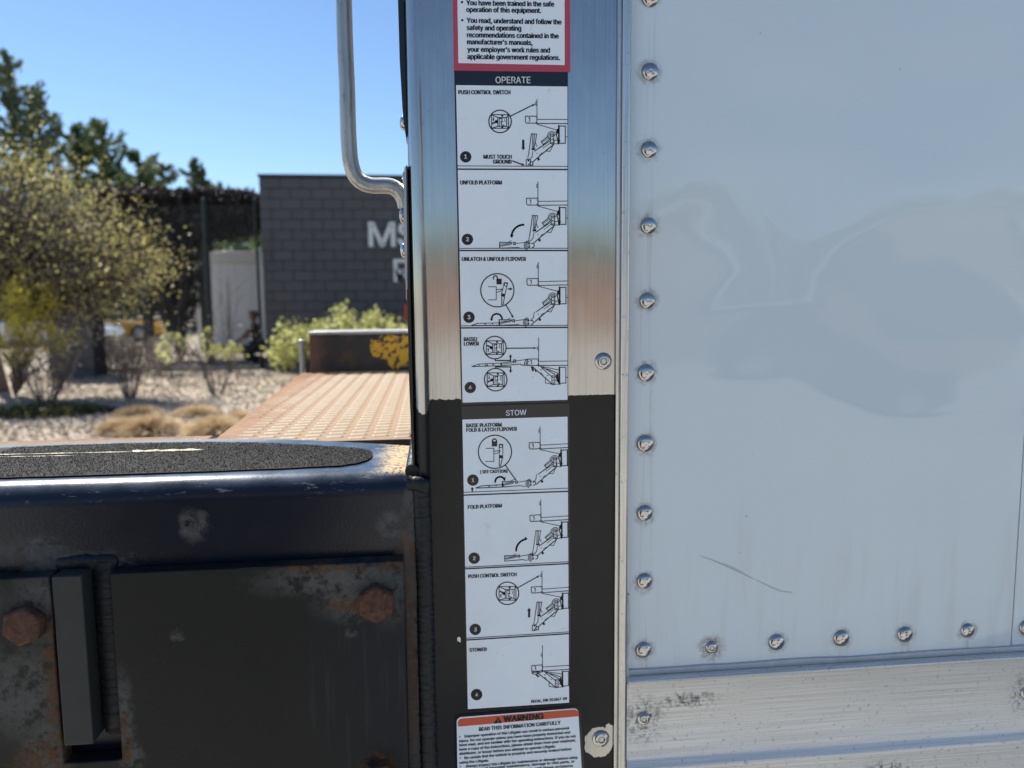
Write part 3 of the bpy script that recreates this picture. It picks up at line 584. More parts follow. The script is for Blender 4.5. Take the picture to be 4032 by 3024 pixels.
# ------------------------------------------------------------------ liftgate step beside the post
ZT = 1.2344
def m_step():
    k = NT('blue_black_gloss_paint'); x = k.warp(90, .012, 5); big = k.noise(26, 6, .65); fine = k.noise(420, 5, .7)
    geo = k.n('NewGeometry'); nz = k.n('SeparateXYZ'); k.l(geo.outputs['Normal'], nz.inputs[0]); top = k.ss(nz.outputs[2], .75, .98); upper_sheen = k.ss(nz.outputs[2], .35, .98)
    paint = k.mix(k.noise(60, 4), (.0025, .0045, .010), (.0045, .008, .017))
    dust = k.math('MULTIPLY', upper_sheen, k.ss(big, .22, .70)); c = k.mix(k.math('MULTIPLY', dust, .8), paint, (.085, .115, .155))  # dust on upward faces, with the blue sky sheen painted into its colour
    grey = k.math('MULTIPLY', k.blob(x, [(-.1605, 1.203, .0085, .010), (-.262, 1.186, .02, .012), (-.232, 1.180, .03, .007), (-.31, 1.19, .03, .01), (-.016, 1.185, .006, .04), (-.03, 1.196, .008, .01)], .5), k.ss(k.noise(75, 6, .7), .40, .58))
    c = k.mix(k.math('MULTIPLY', grey, .7), c, (.12, .115, .10))
    rust = k.math('MULTIPLY', k.blob(x, [(-.0185, 1.11, .0055, .075), (-.018, 1.180, .008, .010), (-.238, 1.178, .014, .004), (-.1600, 1.205, .0025, .0025)], .4), k.ss(k.noise(170, 6, .7), .38, .60))
    c = k.mix(rust, c, k.mix(fine, (.055, .026, .014), (.13, .06, .026)))
    ys = k.ss(k.math('ADD', x[0], k.math('MULTIPLY', big, .02)), -.036, -.014); ochre = k.math('MULTIPLY', k.math('MULTIPLY', ys, top), k.ss(fine, .38, .55))
    spl = k.math('MULTIPLY', k.math('MULTIPLY', top, k.ss(k.noise(1, 5, .6, vec=k.vmap((35, 120, 10))), .60, .66)), k.ss(x[0], -.075, -.035))
    c = k.mix(k.math('MAXIMUM', ochre, spl), c, (.48, .33, .15))
    # worn far edge
    wear = k.math('MULTIPLY', k.math('MULTIPLY', top, k.ss(k.math('ADD', x[1], k.math('MULTIPLY', k.noise(1, 4, .6, vec=k.vmap((12, 200, 10))), .02)), .140, .158)), k.ss(x[0], -.10, -.17)); c = k.mix(k.math('MULTIPLY', wear, .8), c, (.26, .25, .22))
    edge_ = k.math('MULTIPLY', k.ss(nz.outputs[2], .05, .5), k.math('SUBTRACT', 1.0, k.ss(nz.outputs[2], .9, .99))); chips = k.math('MULTIPLY', edge_, k.ss(k.noise(1, 6, .7, vec=k.vmap((60, 240, 240))), .60, .66)); c = k.mix(chips, c, k.mix(fine, (.10, .085, .07), (.27, .26, .24)))
    scr = k.ss(k.noise(1, 4, .7, vec=k.vmap((45, 700, 500))), .66, .72); c = k.mix(k.math('MULTIPLY', scr, .3), c, (.16, .17, .18))
    rough = k.math('ADD', .16, k.math('ADD', k.math('MULTIPLY', big, .18), k.math('MULTIPLY', k.math('MAXIMUM', k.math('MAXIMUM', grey, rust), ochre), .5)))
    return k.set(color=c, rough=rough, spec=.5, normal=k.bump(k.noise(500, 3), .18, .0004))
def m_plate():
    k = NT('weathered_olive_black_paint'); x = k.warp(70, .016, 6); fine = k.noise(380, 6, .72); big = k.noise(18, 5, .6)
    c = k.mix(big, (.012, .0122, .0112), (.018, .0175, .015)); bl = k.ss(x[0], -.10, -.04); c = k.mix(k.math('MULTIPLY', bl, .5), c, (.010, .013, .020))
    grey = k.blob(x, [(-.255, 1.155, .016, .022), (-.27, 1.10, .03, .028), (-.30, 1.16, .02, .02), (-.258, 1.06, .014, .02), (-.060, 1.166, .05, .010), (-.055, 1.150, .022, .012), (-.030, 1.155, .01, .02), (-.207, 1.075, .005, .03), (-.17, 1.132, .0045, .003), (-.058, 1.128, .003, .004), (-.205, 1.05, .007, .012)], .6)
    g2 = k.math('MULTIPLY', grey, k.ss(k.noise(120, 6, .7), .36, .56)); c = k.mix(k.math('MULTIPLY', g2, .8), c, k.mix(fine, (.055, .055, .05), (.155, .150, .13)))
    stk = k.math('MULTIPLY', k.ss(k.noise(1, 5, .6, vec=k.vmap((150, 150, 9))), .50, .70), k.blob(x, [(-.050, 1.09, .04, .05)], .6)); c = k.mix(k.math('MULTIPLY', stk, .35), c, (.06, .075, .085))
    rust = k.math('MULTIPLY', k.blob(x, [(-.058, 1.147, .016, .0055), (-.041, 1.147, .010, .010), (-.026, 1.173, .012, .004), (-.248, 1.10, .007, .05), (-.262, 1.05, .016, .016), (-.209, 1.062, .004, .02), (-.075, 1.173, .03, .0025), (-.041, 1.031, .012, .008)], .5), k.ss(k.noise(210, 6, .72), .40, .60))
    c = k.mix(rust, c, k.mix(fine, (.045, .022, .012), (.15, .068, .024)))
    sc = k.ss(k.noise(1, 4, .7, vec=k.vmap((60, 300, 520))), .64, .72); c = k.mix(k.math('MULTIPLY', sc, .22), c, (.005, .005, .006))
    h = k.noise(300, 4, .7)
    return k.set(color=c, rough=k.math('ADD', .42, k.math('MULTIPLY', k.math('MAXIMUM', g2, rust), .35)), spec=.22, normal=k.bump(h, .35, .0006))
def m_rusty(name, a, b, cpaint=None, scale=220):
    k = NT(name); f = k.noise(scale, 6, .72); c = k.mix(k.ss(f, .3, .7), a, b)
    if cpaint: c = k.mix(k.ss(k.noise(90, 5, .65), .46, .56), c, cpaint)
    return k.set(color=c, rough=.72, spec=.3, normal=k.bump(f, .7, .0009))
def m_grit():
    k = NT('grit_tape'); f = k.noise(2300, 2, .7); wear_ = k.ss(k.noise(16, 5, .6), .40, .68); c = k.mix(k.ss(f, .35, .75), (.006, .006, .006), (.027, .026, .024)); c = k.mix(k.math('MULTIPLY', wear_, .55), c, k.mix(f, (.015, .014, .013), (.048, .045, .040))); gl = k.ss(k.noise(1700, 1), .70, .74); c = k.mix(k.math('MULTIPLY', gl, .15), c, (.32, .30, .27))
    return k.set(color=c, rough=.75, spec=.15, normal=k.bump(f, .6, .0004))
M_STEP = m_step(); M_PLATE = m_plate(); M_BOLT = m_rusty('rusty_bolt', (.035, .021, .016), (.145, .062, .034)); M_GRIT = m_grit()
M_WELD = m_rusty('painted_weld', (.006, .008, .011), (.018, .019, .020)); M_WELD.node_tree.nodes['Principled BSDF'].inputs['Roughness'].default_value = .38
step = thing('liftgate_step', (-.20, .08, 1.0), 'blue-black steel liftgate step with grit pad, bolted plate and rusty bolts', 'step bumper')
# folded plate: rolled front edge, top narrows a little towards the post
R = .0165
prof = [(0.0, .93), (0.0, ZT-R)]+[(R-R*math.cos(a), ZT-R+R*math.sin(a)) for a in [math.pi/2*i/14 for i in range(1, 15)]]
xs = [-.70, -.45, -.30, -.215, -.17, -.13, -.09, -.06, -.035, -.0127]
far = lambda x: .1615 if x < -.22 else .1615-.066*((x+.22)/.205)**1.7
m = MB(); n = len(prof)+2
for x in xs:
    yf = far(x); m.v += [(x, y, z) for y, z in prof]+[(x, yf, ZT), (x, yf+.0005, ZT-.05)]
for i in range(len(xs)-1):
    for j in range(n-1): m.f.append((i*n+j, i*n+j+1, (i+1)*n+j+1, (i+1)*n+j)); m.mi.append(0)
m.f.append(tuple((len(xs)-1)*n+j for j in range(n))); m.mi.append(0)
m.build('step_plate', M_STEP, step, smooth=True)
# grit pad lying on the step: worn holes show as paler strips
pp = [(-60, 1896), (0, 1891), (350, 1878), (800, 1858), (1100, 1844), (1330, 1833), (1400, 1824), (1445, 1811), (1464, 1797), (1467, 1783), (1450, 1772), (1400, 1764), (1200, 1751), (1000, 1743), (800, 1741), (500, 1746), (200, 1755), (0, 1764), (-60, 1767)]
a = [G(u, v, ZT+.0011) for u, v in pp]; m = MB(); c2 = [(p.x, max(p.y, .0185)) for p in a]; k_ = len(c2)
sub = []
for (p, r) in zip(c2, c2[1:]+c2[:1]):
    for t in (0, .25, .5, .75): sub.append((p[0]+(r[0]-p[0])*t+rng.uniform(-.0006, .0006), p[1]+(r[1]-p[1])*t+rng.uniform(-.0006, .0006)))
m.extrude(sub, lambda x, y, t: (x, y, t), ZT+.0003, ZT+.0012); pad = m.build('grit_pad', M_GRIT, step)
m = MB(); 
for u0, u1, v0, v1, th in ((-40, 790, 1790, 1772, 3.2), (520, 800, 1776, 1769, 10), (-40, 300, 1799, 1793, 2.2)):
    o = [];
    for i in range(13):
        t = i/12; u = u0+(u1-u0)*t; v = v0+(v1-v0)*t; h = th*(.6+.4*math.sin(i*2.1))*(1 if i < 12 else .3); o.append((G(u, v-h/2, ZT+.0016), G(u, v+h/2, ZT+.0016)))
    for (p0, p1), (r0, r1) in zip(o, o[1:]): m.add([p0, r0, r1, p1], [(0, 1, 2, 3)])
m.build('worn_strip', flat('bare_worn_patch', (.50, .45, .33), .6, var=.3, scale=300), pad)
# grit grains: real relief on the near pad
g = []
for _ in range(52000):
    u = rng.uniform(-.34, -.04); y = rng.uniform(.012, .15); g.append((u, y))
g = np.array(g); poly = np.array(c2)
def inside(P, poly):
    r = np.zeros(len(P), bool); j = len(poly)-1
    for i in range(len(poly)):
        xi, yi = poly[i]; xj, yj = poly[j]; cnd = ((yi > P[:, 1]) != (yj > P[:, 1])) & (P[:, 0] < (xj-xi)*(P[:, 1]-yi)/(yj-yi+1e-12)+xi); r ^= cnd; j = i
    return r
g = g[inside(g, poly)]; cen = np.column_stack([g, np.full(len(g), ZT+.0016)])
gr = link('grit_grains', leaf_mesh('grit', cen, .00030, .8), M_GRIT, step); gr['kind'] = 'stuff'
# bolted side plate with a slot
YP = -.0135
xl, xr, zt = -.60, -.0210, 1.1764; sl_, sr_, sb = -.2478, -.2108, 1.0478
out = [(xl, .90), (xl, zt), (sl_, zt), (sl_, sb), (sr_, sb), (sr_, zt), (xr, zt), (xr, .90)]
m = MB(); m.extrude(out, lambda x, z, t: (x, t, z), YP, -.0004); plate = m.build('side_plate', M_PLATE, step, bevel=.0009)
m = MB(); m.box(-.2447, -.2264, -.0175, .004, 1.0625, 1.1775); m.build('gusset_bar', flat('grey_primer', (.036, .037, .034), .5, var=.25, scale=60, spec=.3), step, bevel=.0008)
def hexbolt(p, r=.0117, h=.0085, spin=.2):
    m = MB()
    ang = [spin+i*math.pi/3 for i in range(6)]
    ring = lambda rr, y: [(p.x+rr*math.cos(q_), YP-y, p.z+rr*math.sin(q_)) for q_ in ang]
    n0 = len(m.v); vs = ring(r*1.12, -.0005)+ring(r*1.12, h*.86)+ring(r*.98, h); m.add(vs, [(i, (i+1) % 6, 6+(i+1) % 6, 6+i) for i in range(6)]+[(6+i, 6+(i+1) % 6, 12+(i+1) % 6, 12+i) for i in range(6)]+[tuple(range(12, 18))])
    return m.build('bolt', M_BOLT, plate, bevel=.0007)
hexbolt(W(88, 2466, YP-.006), spin=.35); hexbolt(W(1482, 2379, YP-.006), spin=.52); hexbolt(W(1493, 3078, YP-.006), spin=.1)
def bead(name, pts, r, pitch=.0042, flatten=.55, seg=14, wide=1.0):
    """weld bead: overlapping scales along a path"""
    m = MB(); L = 0; P = [Vector(p) for p in pts]; dense = []
    for a, b in zip(P, P[1:]):
        k = max(2, int((b-a).length/.0007)); dense += [a.lerp(b, i/k) for i in range(k)]
    s = 0; rad = []; ctr = []; jit = 0; s0 = 0; pt = pitch
    for i, p in enumerate(dense):
        s += (p-dense[i-1]).length if i else 0; 
        if s-s0 > pt: s0 = s; pt = pitch*rng.uniform(.55, 1.7)
        ph = (s-s0)/pt
        jit = jit*.93+rng.uniform(-.022, .022)
        rad.append(r*(.90+.10*(1-min(1, ph))**.7+jit*.7)); ctr.append(p+Vector((r*.10*jit*6*.3, 0, 0)))
    m.tube(ctr, rad, seg)
    for i in range(len(m.v)):
        x_, y_, z_ = m.v[i]; c_ = ctr[i//seg]; m.v[i] = (c_.x+(x_-c_.x)*wide, c_.y+(y_-c_.y)*flatten, c_.z+(z_-c_.z))
    return m.build(name, M_WELD, step, smooth=True)
bead('weld_bead', [(-.0085, .001, 1.2255), (-.0078, -.0008, 1.2), (-.0072, -.0012, 1.15), (-.0075, -.0012, 1.1), (-.007, -.0012, .97)], .0062)
bead('weld_bead', [(-.0145, .004, 1.2340), (-.0138, .03, 1.2362), (-.0135, .07, 1.2362), (-.0135, .12, 1.2362)], .0048)
bead('weld_bead', [(-.2183, -.001, 1.1800), (-.2183, -.0025, 1.17), (-.2183, -.0025, 1.13), (-.2180, -.0025, 1.07), (-.2182, .0, 1.062)], .0076, .0050, .50, wide=1.02)
bead('weld_bead', [(-.2475, .001, 1.1795), (-.2400, -.001, 1.1800), (-.2330, -.0015, 1.1812), (-.2250, -.0015, 1.1800), (-.2165, -.001, 1.1805), (-.2130, .001, 1.1790)], .0052, .0060, .55)
bead('weld_bead', [(-.0165, -.0005, 1.2270), (-.0090, -.0030, 1.2265), (-.0035, -.002, 1.2240)], .0052, .004)

# ------------------------------------------------------------------ rusty tread plate behind the truck body
def m_tread():
    k = NT('rusty_tread_plate'); f = k.noise(160, 6, .7); b = k.noise(12, 4, .6); x = k.warp(20, .05, 5)
    left = k.ss(k.math('ADD', x[0], k.math('MULTIPLY', b, .10)), -.085, -.185)
    rust = k.mix(k.ss(f, .3, .72), (.14, .06, .023), (.23, .11, .047)); dust = k.mix(k.noise(60, 4), (.315, .25, .175), (.42, .36, .275))
    lug = k.ss(x[2], ZT-.0058, ZT-.0046); P_ = k.n('SeparateXYZ'); k.l(k.pos(), P_.inputs[0]); lug = k.ss(P_.outputs[2], ZT-.0058, ZT-.0044)
    dust = k.mix(lug, k.mix(f, (.19, .12, .066), (.28, .20, .13)), dust)
    c = k.mix(left, dust, rust); c = k.mix(k.math('MULTIPLY', k.ss(k.noise(45, 5, .7), .58, .72), .5), c, (.18, .08, .034))
    return k.set(color=c, rough=k.mixf(k.math('MULTIPLY', lug, k.math('SUBTRACT', 1.0, left)), .80, .48), metal=0.0, spec=.28, normal=k.bump(f, .5, .001))
M_TREAD = m_tread()
deck = thing('tread_deck', (-.12, .5, 1.2), 'rust-brown raised-lug tread plate deck behind the truck, next to the step', 'deck plate')
ZD = ZT-.006
m = MB(); xl0, xl1 = G(875, 1715, ZD).x, G(1212, 1456, ZD).x; y0, y1 = .163, .853
m.add([(xl0, y0, ZD), (XR-.006, y0, ZD), (XR-.006, y1, ZD), (xl1, y1, ZD), (xl0, y0, ZD-.012), (XR-.006, y0, ZD-.012), (XR-.006, y1, ZD-.012), (xl1, y1, ZD-.012)], [(0, 1, 2, 3), (7, 6, 5, 4), (0, 4, 5, 1), (1, 5, 6, 2), (2, 6, 7, 3), (3, 7, 4, 0)])
m.build('deck_plate', M_TREAD, deck)
# lugs rolled into the plate: rows of short raised bars
m = MB(); px_, py_ = .0205, .0185; ni = int(.2/px_)+1
for i in range(ni):
    for j in range(int((y1-y0)/py_)):
        cx = XR-.015-px_*i; cy = y0+.010+py_*(j+.5*(i % 2)); xe = xl0+(xl1-xl0)*(cy-y0)/(y1-y0)
        if cx-.010 < xe or cy > y1-.008: continue
        ang = rng.uniform(.10, .22); L, wd, h = .0094, .0054, .0016; ca, sa = math.cos(ang), math.sin(ang); T8 = lambda u, v, z: (cx+u*ca-v*sa, cy+u*sa+v*ca, ZD+z)
        m.add([T8(-L, 0, 0), T8(-L*.6, -wd, 0), T8(L*.6, -wd, 0), T8(L, 0, 0), T8(L*.6, wd, 0), T8(-L*.6, wd, 0), T8(-L*.6, 0, h), T8(L*.6, 0, h)], [(0, 1, 6), (1, 2, 7, 6), (2, 3, 7), (3, 4, 7), (4, 5, 6, 7), (5, 0, 6)])
m.build('raised_lugs', M_TREAD, deck, smooth=False)
m = MB(); m.box(-.70, -.1955, .1635, .182, ZT-.012, ZT-.0012); m.build('edge_strip', M_TREAD, deck, bevel=.001)
def m_stop():
    k = NT('black_yellow_worn_paint'); x = k.warp(38, .05, 5); f = k.noise(90, 6, .7)
    c = k.mix(k.ss(k.noise(22, 5, .65), .50, .62), (.008, .010, .013), (.034, .019, .012)); yel = k.math('GREATER_THAN', k.blob(x, [(-.066, 1.272, .040, .020), (-.062, 1.252, .030, .012), (-.098, 1.277, .012, .009), (-.05, 1.245, .03, .008)], .2), .5)
    yel = k.math('MULTIPLY', yel, k.ss(f, .43, .49)); c = k.mix(yel, c, (.52, .30, .012)); l = k.ss(x[0], -.17, -.21); c = k.mix(k.math('MULTIPLY', l, .7), c, (.10, .05, .025))
    return k.set(color=c, rough=.5, normal=k.bump(f, .4, .001))
stop = thing('end_stop', (-.12, .9, ZD), 'worn black and yellow steel stop bar across the far end of the tread deck', 'stop bar')
m = MB(); m.box(-.2125, XR-.004, .856, .94, ZD, 1.2955); m.build('stop_face', m_stop(), stop, bevel=.002)
M_WORN = flat('worn_bare_steel', (.30, .30, .29), .45, .55, .4, 90)
m = MB(); m.box(-.2125, XR-.004, .850, .946, 1.2957, 1.3010); m.build('stop_cap', M_WORN, stop, bevel=.001)
m = MB(); p = W(1186, 1345, .87); m.tube([(p.x, .875, ZD-.04), (p.x, .875, p.z)], .0048, 12); m.lathe((p.x, .875, p.z), (0, 0, 1), [(.0066, -.004), (.0066, .001), (.005, .003), (.001, .004)], 14); m.build('pin', M_WORN, stop, smooth=True)
# ------------------------------------------------------------------ ground
def m_ground(name, a, b, c, s1=.35, s2=14, bump=.01):
    k = NT(name); f = k.mix(k.noise(s1, 5), a, b); f = k.mix(k.ss(k.noise(s2, 6, .7), .45, .7), f, c)
    return k.set(color=f, rough=.9, spec=.2, normal=k.bump(k.noise(s2*2, 5, .7), .6, bump))
def sheet(name, x0, x1, y0, y1, z, mat, kind='structure'):
    m = MB(); m.add([(x0, y0, z), (x1, y0, z), (x1, y1, z), (x0, y1, z)], [(0, 1, 2, 3)]); return tag(m.build(name, mat), kind=kind)
g_ = sheet('ground', -500, 500, -500, 500, 0, m_ground('dusty_gravel', (.24, .20, .15), (.32, .275, .21), (.17, .145, .11)))
g_['label'] = 'dusty gravel ground around the truck and beyond the fence'
sheet('paved_yard', -60, 60, -27, 5.4, .004, m_ground('worn_concrete', (.365, .35, .315), (.425, .41, .37), (.30, .285, .255), .5, 9, .003))
sheet('mulch_bed', -16, 4, 5.8, 15.4, .012, m_ground('dry_mulch', (.33, .27, .205), (.42, .355, .28), (.18, .14, .105), .8, 11, .02))
m = MB(); m.box(-30, 20, 5.55, 5.8, 0, .13); tag(m.build('kerb', flat('kerb_concrete', (.33, .31, .28), .85), bevel=.015), kind='structure')
# loose chips on the mulch
def m_chip():
    k = NT('mulch_chips'); r = k.ramp(k.noise(23, 2), (.22, (.13, .095, .065)), (.42, (.33, .265, .195)), (.60, (.50, .43, .34)), (.78, (.74, .69, .61)))
    return k.set(color=r, rough=.6, spec=.4)
M_CHIP = m_chip()
N = 34000; yy = 6.2+9.0*nr.random(N)**1.25; xx = -11.5+13.0*nr.random(N); cen = np.column_stack([xx, yy, .016+.03*nr.random(N)])
o = link('mulch_chips', leaf_mesh('chips', cen, .028, .4), M_CHIP); tag(o, 'pale wood chips strewn over the planting bed', 'mulch', kind='stuff')

# ------------------------------------------------------------------ plants
def m_leaf(name, a, b, c, scale=2.5, trans=.35):
    k = NT(name); col = k.ramp(k.noise(scale, 4, .6), (.30, a), (.5, b), (.72, c))
    k.set(color=col, rough=.5, spec=.3); tr = k.n('BsdfTranslucent'); k.l(col, tr.inputs[0]); mx = k.n('MixShader'); mx.inputs[0].default_value = trans
    k.l(k.b.outputs[0], mx.inputs[1]); k.l(tr.outputs[0], mx.inputs[2]); k.l(mx.outputs[0], k.out.inputs[0]); return k.m
M_BARK = flat('grey_bark', (.085, .07, .055), .85, var=.35, scale=40); M_TWIG = flat('pale_twigs', (.10, .085, .072), .8, var=.3, scale=30); M_DARKTWIG = flat('brown_dead_vine', (.075, .055, .045), .85, var=.4, scale=8)
L_BUD = m_leaf('budding_leaves', (.35, .30, .14), (.56, .50, .18), (.80, .73, .29)); L_YEL = m_leaf('yellow_flowers', (.34, .30, .05), (.56, .49, .07), (.75, .66, .12)); L_PINE = m_leaf('pine_needles', (.065, .095, .05), (.11, .145, .07), (.17, .20, .09), .6, .2)
L_BUSH = m_leaf('fresh_bush_leaves', (.24, .25, .08), (.42, .43, .15), (.66, .66, .32), 5, .45); L_GRASS = m_leaf('straw_grass', (.40, .29, .17), (.60, .46, .28), (.76, .63, .43), 4, .25); L_DRY = m_leaf('dry_stems', (.17, .14, .115), (.29, .245, .20), (.42, .37, .31), 5, .15)
L_VINE = m_leaf('dead_vine_leaves', (.022, .017, .015), (.042, .032, .027), (.085, .062, .048), 3, .1); L_GCOV = m_leaf('low_green_cover', (.05, .055, .025), (.09, .095, .04), (.14, .13, .07), 4)

def ell_points(n, ells):                           # random points in a set of ellipsoids (centre, radii, weight)
    wts = np.array([e[2] for e in ells], float); wts /= wts.sum(); idx = nr.choice(len(ells), n, p=wts); d = nr.normal(size=(n, 3)); d /= np.linalg.norm(d, axis=1)[:, None]
    r = nr.random(n)**(1/2.4); c = np.array([tuple(e[0]) for e in ells])[idx]; R = np.array([e[1] for e in ells])[idx]; return c+d*R*r[:, None]
def E(u, v, Y, ru, rv, ry, wt=1):                  # ellipsoid given by its place in the photograph and its distance
    c = W(u, v, Y); s = (Y-CAM.y)/FPX; return (c, (ru*s, ry, rv*s), wt)
def limbs(m, base, tips, r0, crook=.15, fork=.35):
    base = Vector(base)
    for t in tips:
        t = Vector(t); mid = base.lerp(t, fork); mid.z = base.z+(t.z-base.z)*fork*1.15; k = (t-base).length*crook
        q2 = base.lerp(t, .7)+Vector((rng.uniform(-k, k), rng.uniform(-k, k), rng.uniform(-k, k)*.6)); m.tube([base, mid, q2, t], [r0, r0*.62, r0*.32, r0*.10], 5, False)
def plant(name, label, cat, base, ells, nclump, per, clump_r, leaf, lm, bm_=None, trunk=None, r0=.03, nlimb=40, group=None, aspect=.5, crown='crown', up=0.0, parts=('trunk',)):
    base = Vector(base); t = thing(name, base, label, cat, group)
    C = ell_points(nclump, ells); top = Vector(trunk) if trunk else base
    P = np.repeat(C, per, 0)+nr.normal(size=(nclump*per, 3))*clump_r
    P = P[P[:, 2] > .02]
    link(crown, leaf_mesh(crown, P, leaf, aspect, up), lm, t)
    m = MB()
    if trunk: m.tube([base-Vector((0, 0, .05)), base.lerp(top, .5)+Vector((rng.uniform(-.05, .05), 0, 0)), top], [r0*1.5, r0*1.15, r0], 9)
    limbs(m, top, C[:nlimb], r0*(.5 if trunk else 1)); m.build(parts[0], bm_ or M_BARK, t, smooth=True); return t

# budding tree at the left
Yt = 11.2
b0 = G(15, 1545); plant('budding_tree', 'broad tree with sparse olive-yellow buds at the left edge', 'tree', b0,
    [E(-60, 860, Yt, 280, 350, 1.5, 1.3), E(160, 900, Yt, 270, 290, 1.5, 1.2), E(340, 1010, Yt, 270, 220, 1.3, 1.0), E(330, 760, Yt, 120, 90, .8, .12), E(560, 880, Yt, 70, 60, .5, .06), E(300, 1240, Yt, 260, 70, .8, .25), E(500, 1000, Yt, 150, 140, .8, .5), E(610, 1030, Yt, 90, 70, .5, .16), E(90, 700, Yt, 150, 130, .8, .5), E(420, 1120, Yt, 200, 90, .8, .5), E(200, 1090, Yt, 260, 100, .9, .6)],
    1500, 6, .17, .021, L_BUD, M_TWIG, W(-40, 1230, Yt+.4), .07, 700)
# yellow flowering shrub in front of it
b = G(60, 1560); plant('flowering_shrub', 'yellow flowering shrub below the budding tree', 'shrub', b, [E(105, 1200, 10.6, 90, 120, .4, 1), E(70, 1330, 10.6, 60, 110, .4, .6), E(190, 1330, 10.6, 80, 60, .4, .4)], 150, 16, .06, .024, L_YEL, M_TWIG, None, .018, 50, parts=('stems',))
# bare shrubs on the bed
def bare(label, base, h, spread, n, r0, leafn=0, lm=None, kids=3, name='bare_shrub'):
    base = Vector(base); t = thing(name, base, label, 'shrub'); m = MB(); tips = []
    for _ in range(n):
        a = rng.uniform(0, 6.283); s = spread*rng.random()**.6; tip = base+Vector((math.cos(a)*s, math.sin(a)*s, h*rng.uniform(.6, 1.05))); st = base+Vector((math.cos(a)*s*.12, math.sin(a)*s*.12, -.03)); q1 = st.lerp(tip, .5)+Vector((rng.uniform(-.05, .05), rng.uniform(-.05, .05), .06))
        m.tube([st, q1, tip], [r0, r0*.7, r0*.25], 5, False); tips.append(tip)
        for _ in range(kids):
            p = st.lerp(tip, rng.uniform(.35, .9)); e = p+Vector((rng.uniform(-1, 1), rng.uniform(-1, 1), rng.uniform(.3, 1.2)))*h*.22; m.tube([p, p.lerp(e, .5)+Vector((0, 0, .02)), e], [r0*.45, r0*.3, r0*.12], 4, False); tips.append(e)
    m.build('stems', M_TWIG, t)
    if leafn:
        P = np.repeat(np.array([tuple(x) for x in tips]), leafn, 0); P = P+nr.normal(size=P.shape)*.05; link('leaves', leaf_mesh('leaves', P, .025, .55), lm, t)
    return t
bare('bare twiggy shrub standing left of the straw grass tufts', G(180, 1595), 1.0, .65, 15, .011, 2, L_DRY, 4)
bare('bare brown shrub just behind the left straw tufts', G(515, 1575), 1.1, .5, 13, .012, 2, L_DRY, 4)
bare('bare spreading shrub behind the right straw tufts', G(850, 1556), 1.1, .85, 12, .009, 2, L_DRY, 4)
bare('bare thin shrub in front of the white container', G(905, 1470), 2.1, .55, 9, .009, 0, None, 3)
bare('dark bare shrub at the foot of the block pier', G(240, 1535), 1.0, .7, 14, .010, 2, L_DRY, 4)
# dry tall stems and leafy sprouts along the fence
def tuft(name, label, base, rx, ry, h, n, leaf, lm, cat='shrub', grp=None):
    base = Vector(base); t = thing(name, base, label, cat, grp); P = np.column_stack([base.x+rx*nr.normal(size=n)*.5, base.y+ry*nr.normal(size=n)*.5, np.zeros(n)]); rr = 1-np.minimum(1, ((P[:, 0]-base.x)/rx)**2*.6); P[:, 2] = h*rr*nr.random(n)**.8+.02
    link('stems', leaf_mesh('stems', P, leaf, .22, 1.6), lm, t); return t
tuft('dry_perennial', 'grey-brown dry perennials in front of the yellow car', G(450, 1470), .75, .5, 0.74, 2600, .05, L_DRY)
tuft('dry_perennial', 'thin dry perennials left of the leafy sprouts by the fence', G(640, 1478), .7, .4, .75, 1200, .05, L_DRY)
def sprout(label, spots, Y, n, leaf=.032):
    b = W(spots[0][0], 1465, Y); b.z = 0; t = thing('leafy_sprout', b, label, 'shrub', None); P = []; m = MB()
    for u, v, ru, rv in spots:
        for _ in range(n):
            p = W(u+rng.gauss(0, ru), v+rng.gauss(0, rv), Y+rng.uniform(-.25, .25)); P.append(tuple(p))
        c = W(u, v, Y); m.tube([(c.x+rng.uniform(-.1, .1), c.y, -.02), (c.x, c.y, c.z*.6), c], [.010, .008, .004], 5, False)
    P = np.repeat(np.array(P), 4, 0); P += nr.normal(size=P.shape)*.03
    link('leaves', leaf_mesh('leaves', P, leaf, .7), L_BUSH, t); m.build('stems', M_TWIG, t); return t
sprout('pale green sprouts left of the dark fence post', [(660, 1320, 20, 22), (720, 1335, 26, 22), (640, 1385, 20, 20), (665, 1410, 18, 14), (805, 1335, 14, 26)], 13.2, 9)
sprout('pale green sprouts at the foot of the dark fence post', [(840, 1385, 18, 14), (880, 1385, 24, 14), (925, 1375, 24, 14)], 13.0, 16)
bb = G(1250, 1500); plant('leafy_bush', 'bright yellow-green bush in front of the dark block wall', 'bush', bb,
    [E(1180, 1345, 12.6, 95, 75, .6, 1), E(1330, 1310, 12.6, 130, 75, .6, 1.3), E(1500, 1325, 12.6, 120, 70, .6, 1), E(1640, 1330, 12.6, 120, 70, .6, .8), E(1345, 1235, 12.6, 40, 25, .3, .14), E(1480, 1262, 12.6, 50, 30, .3, .16), E(1120, 1390, 12.6, 60, 45, .5, .4)], 300, 13, .075, .036, L_BUSH, M_TWIG, None, .016, 90, aspect=.7, parts=('stems',))
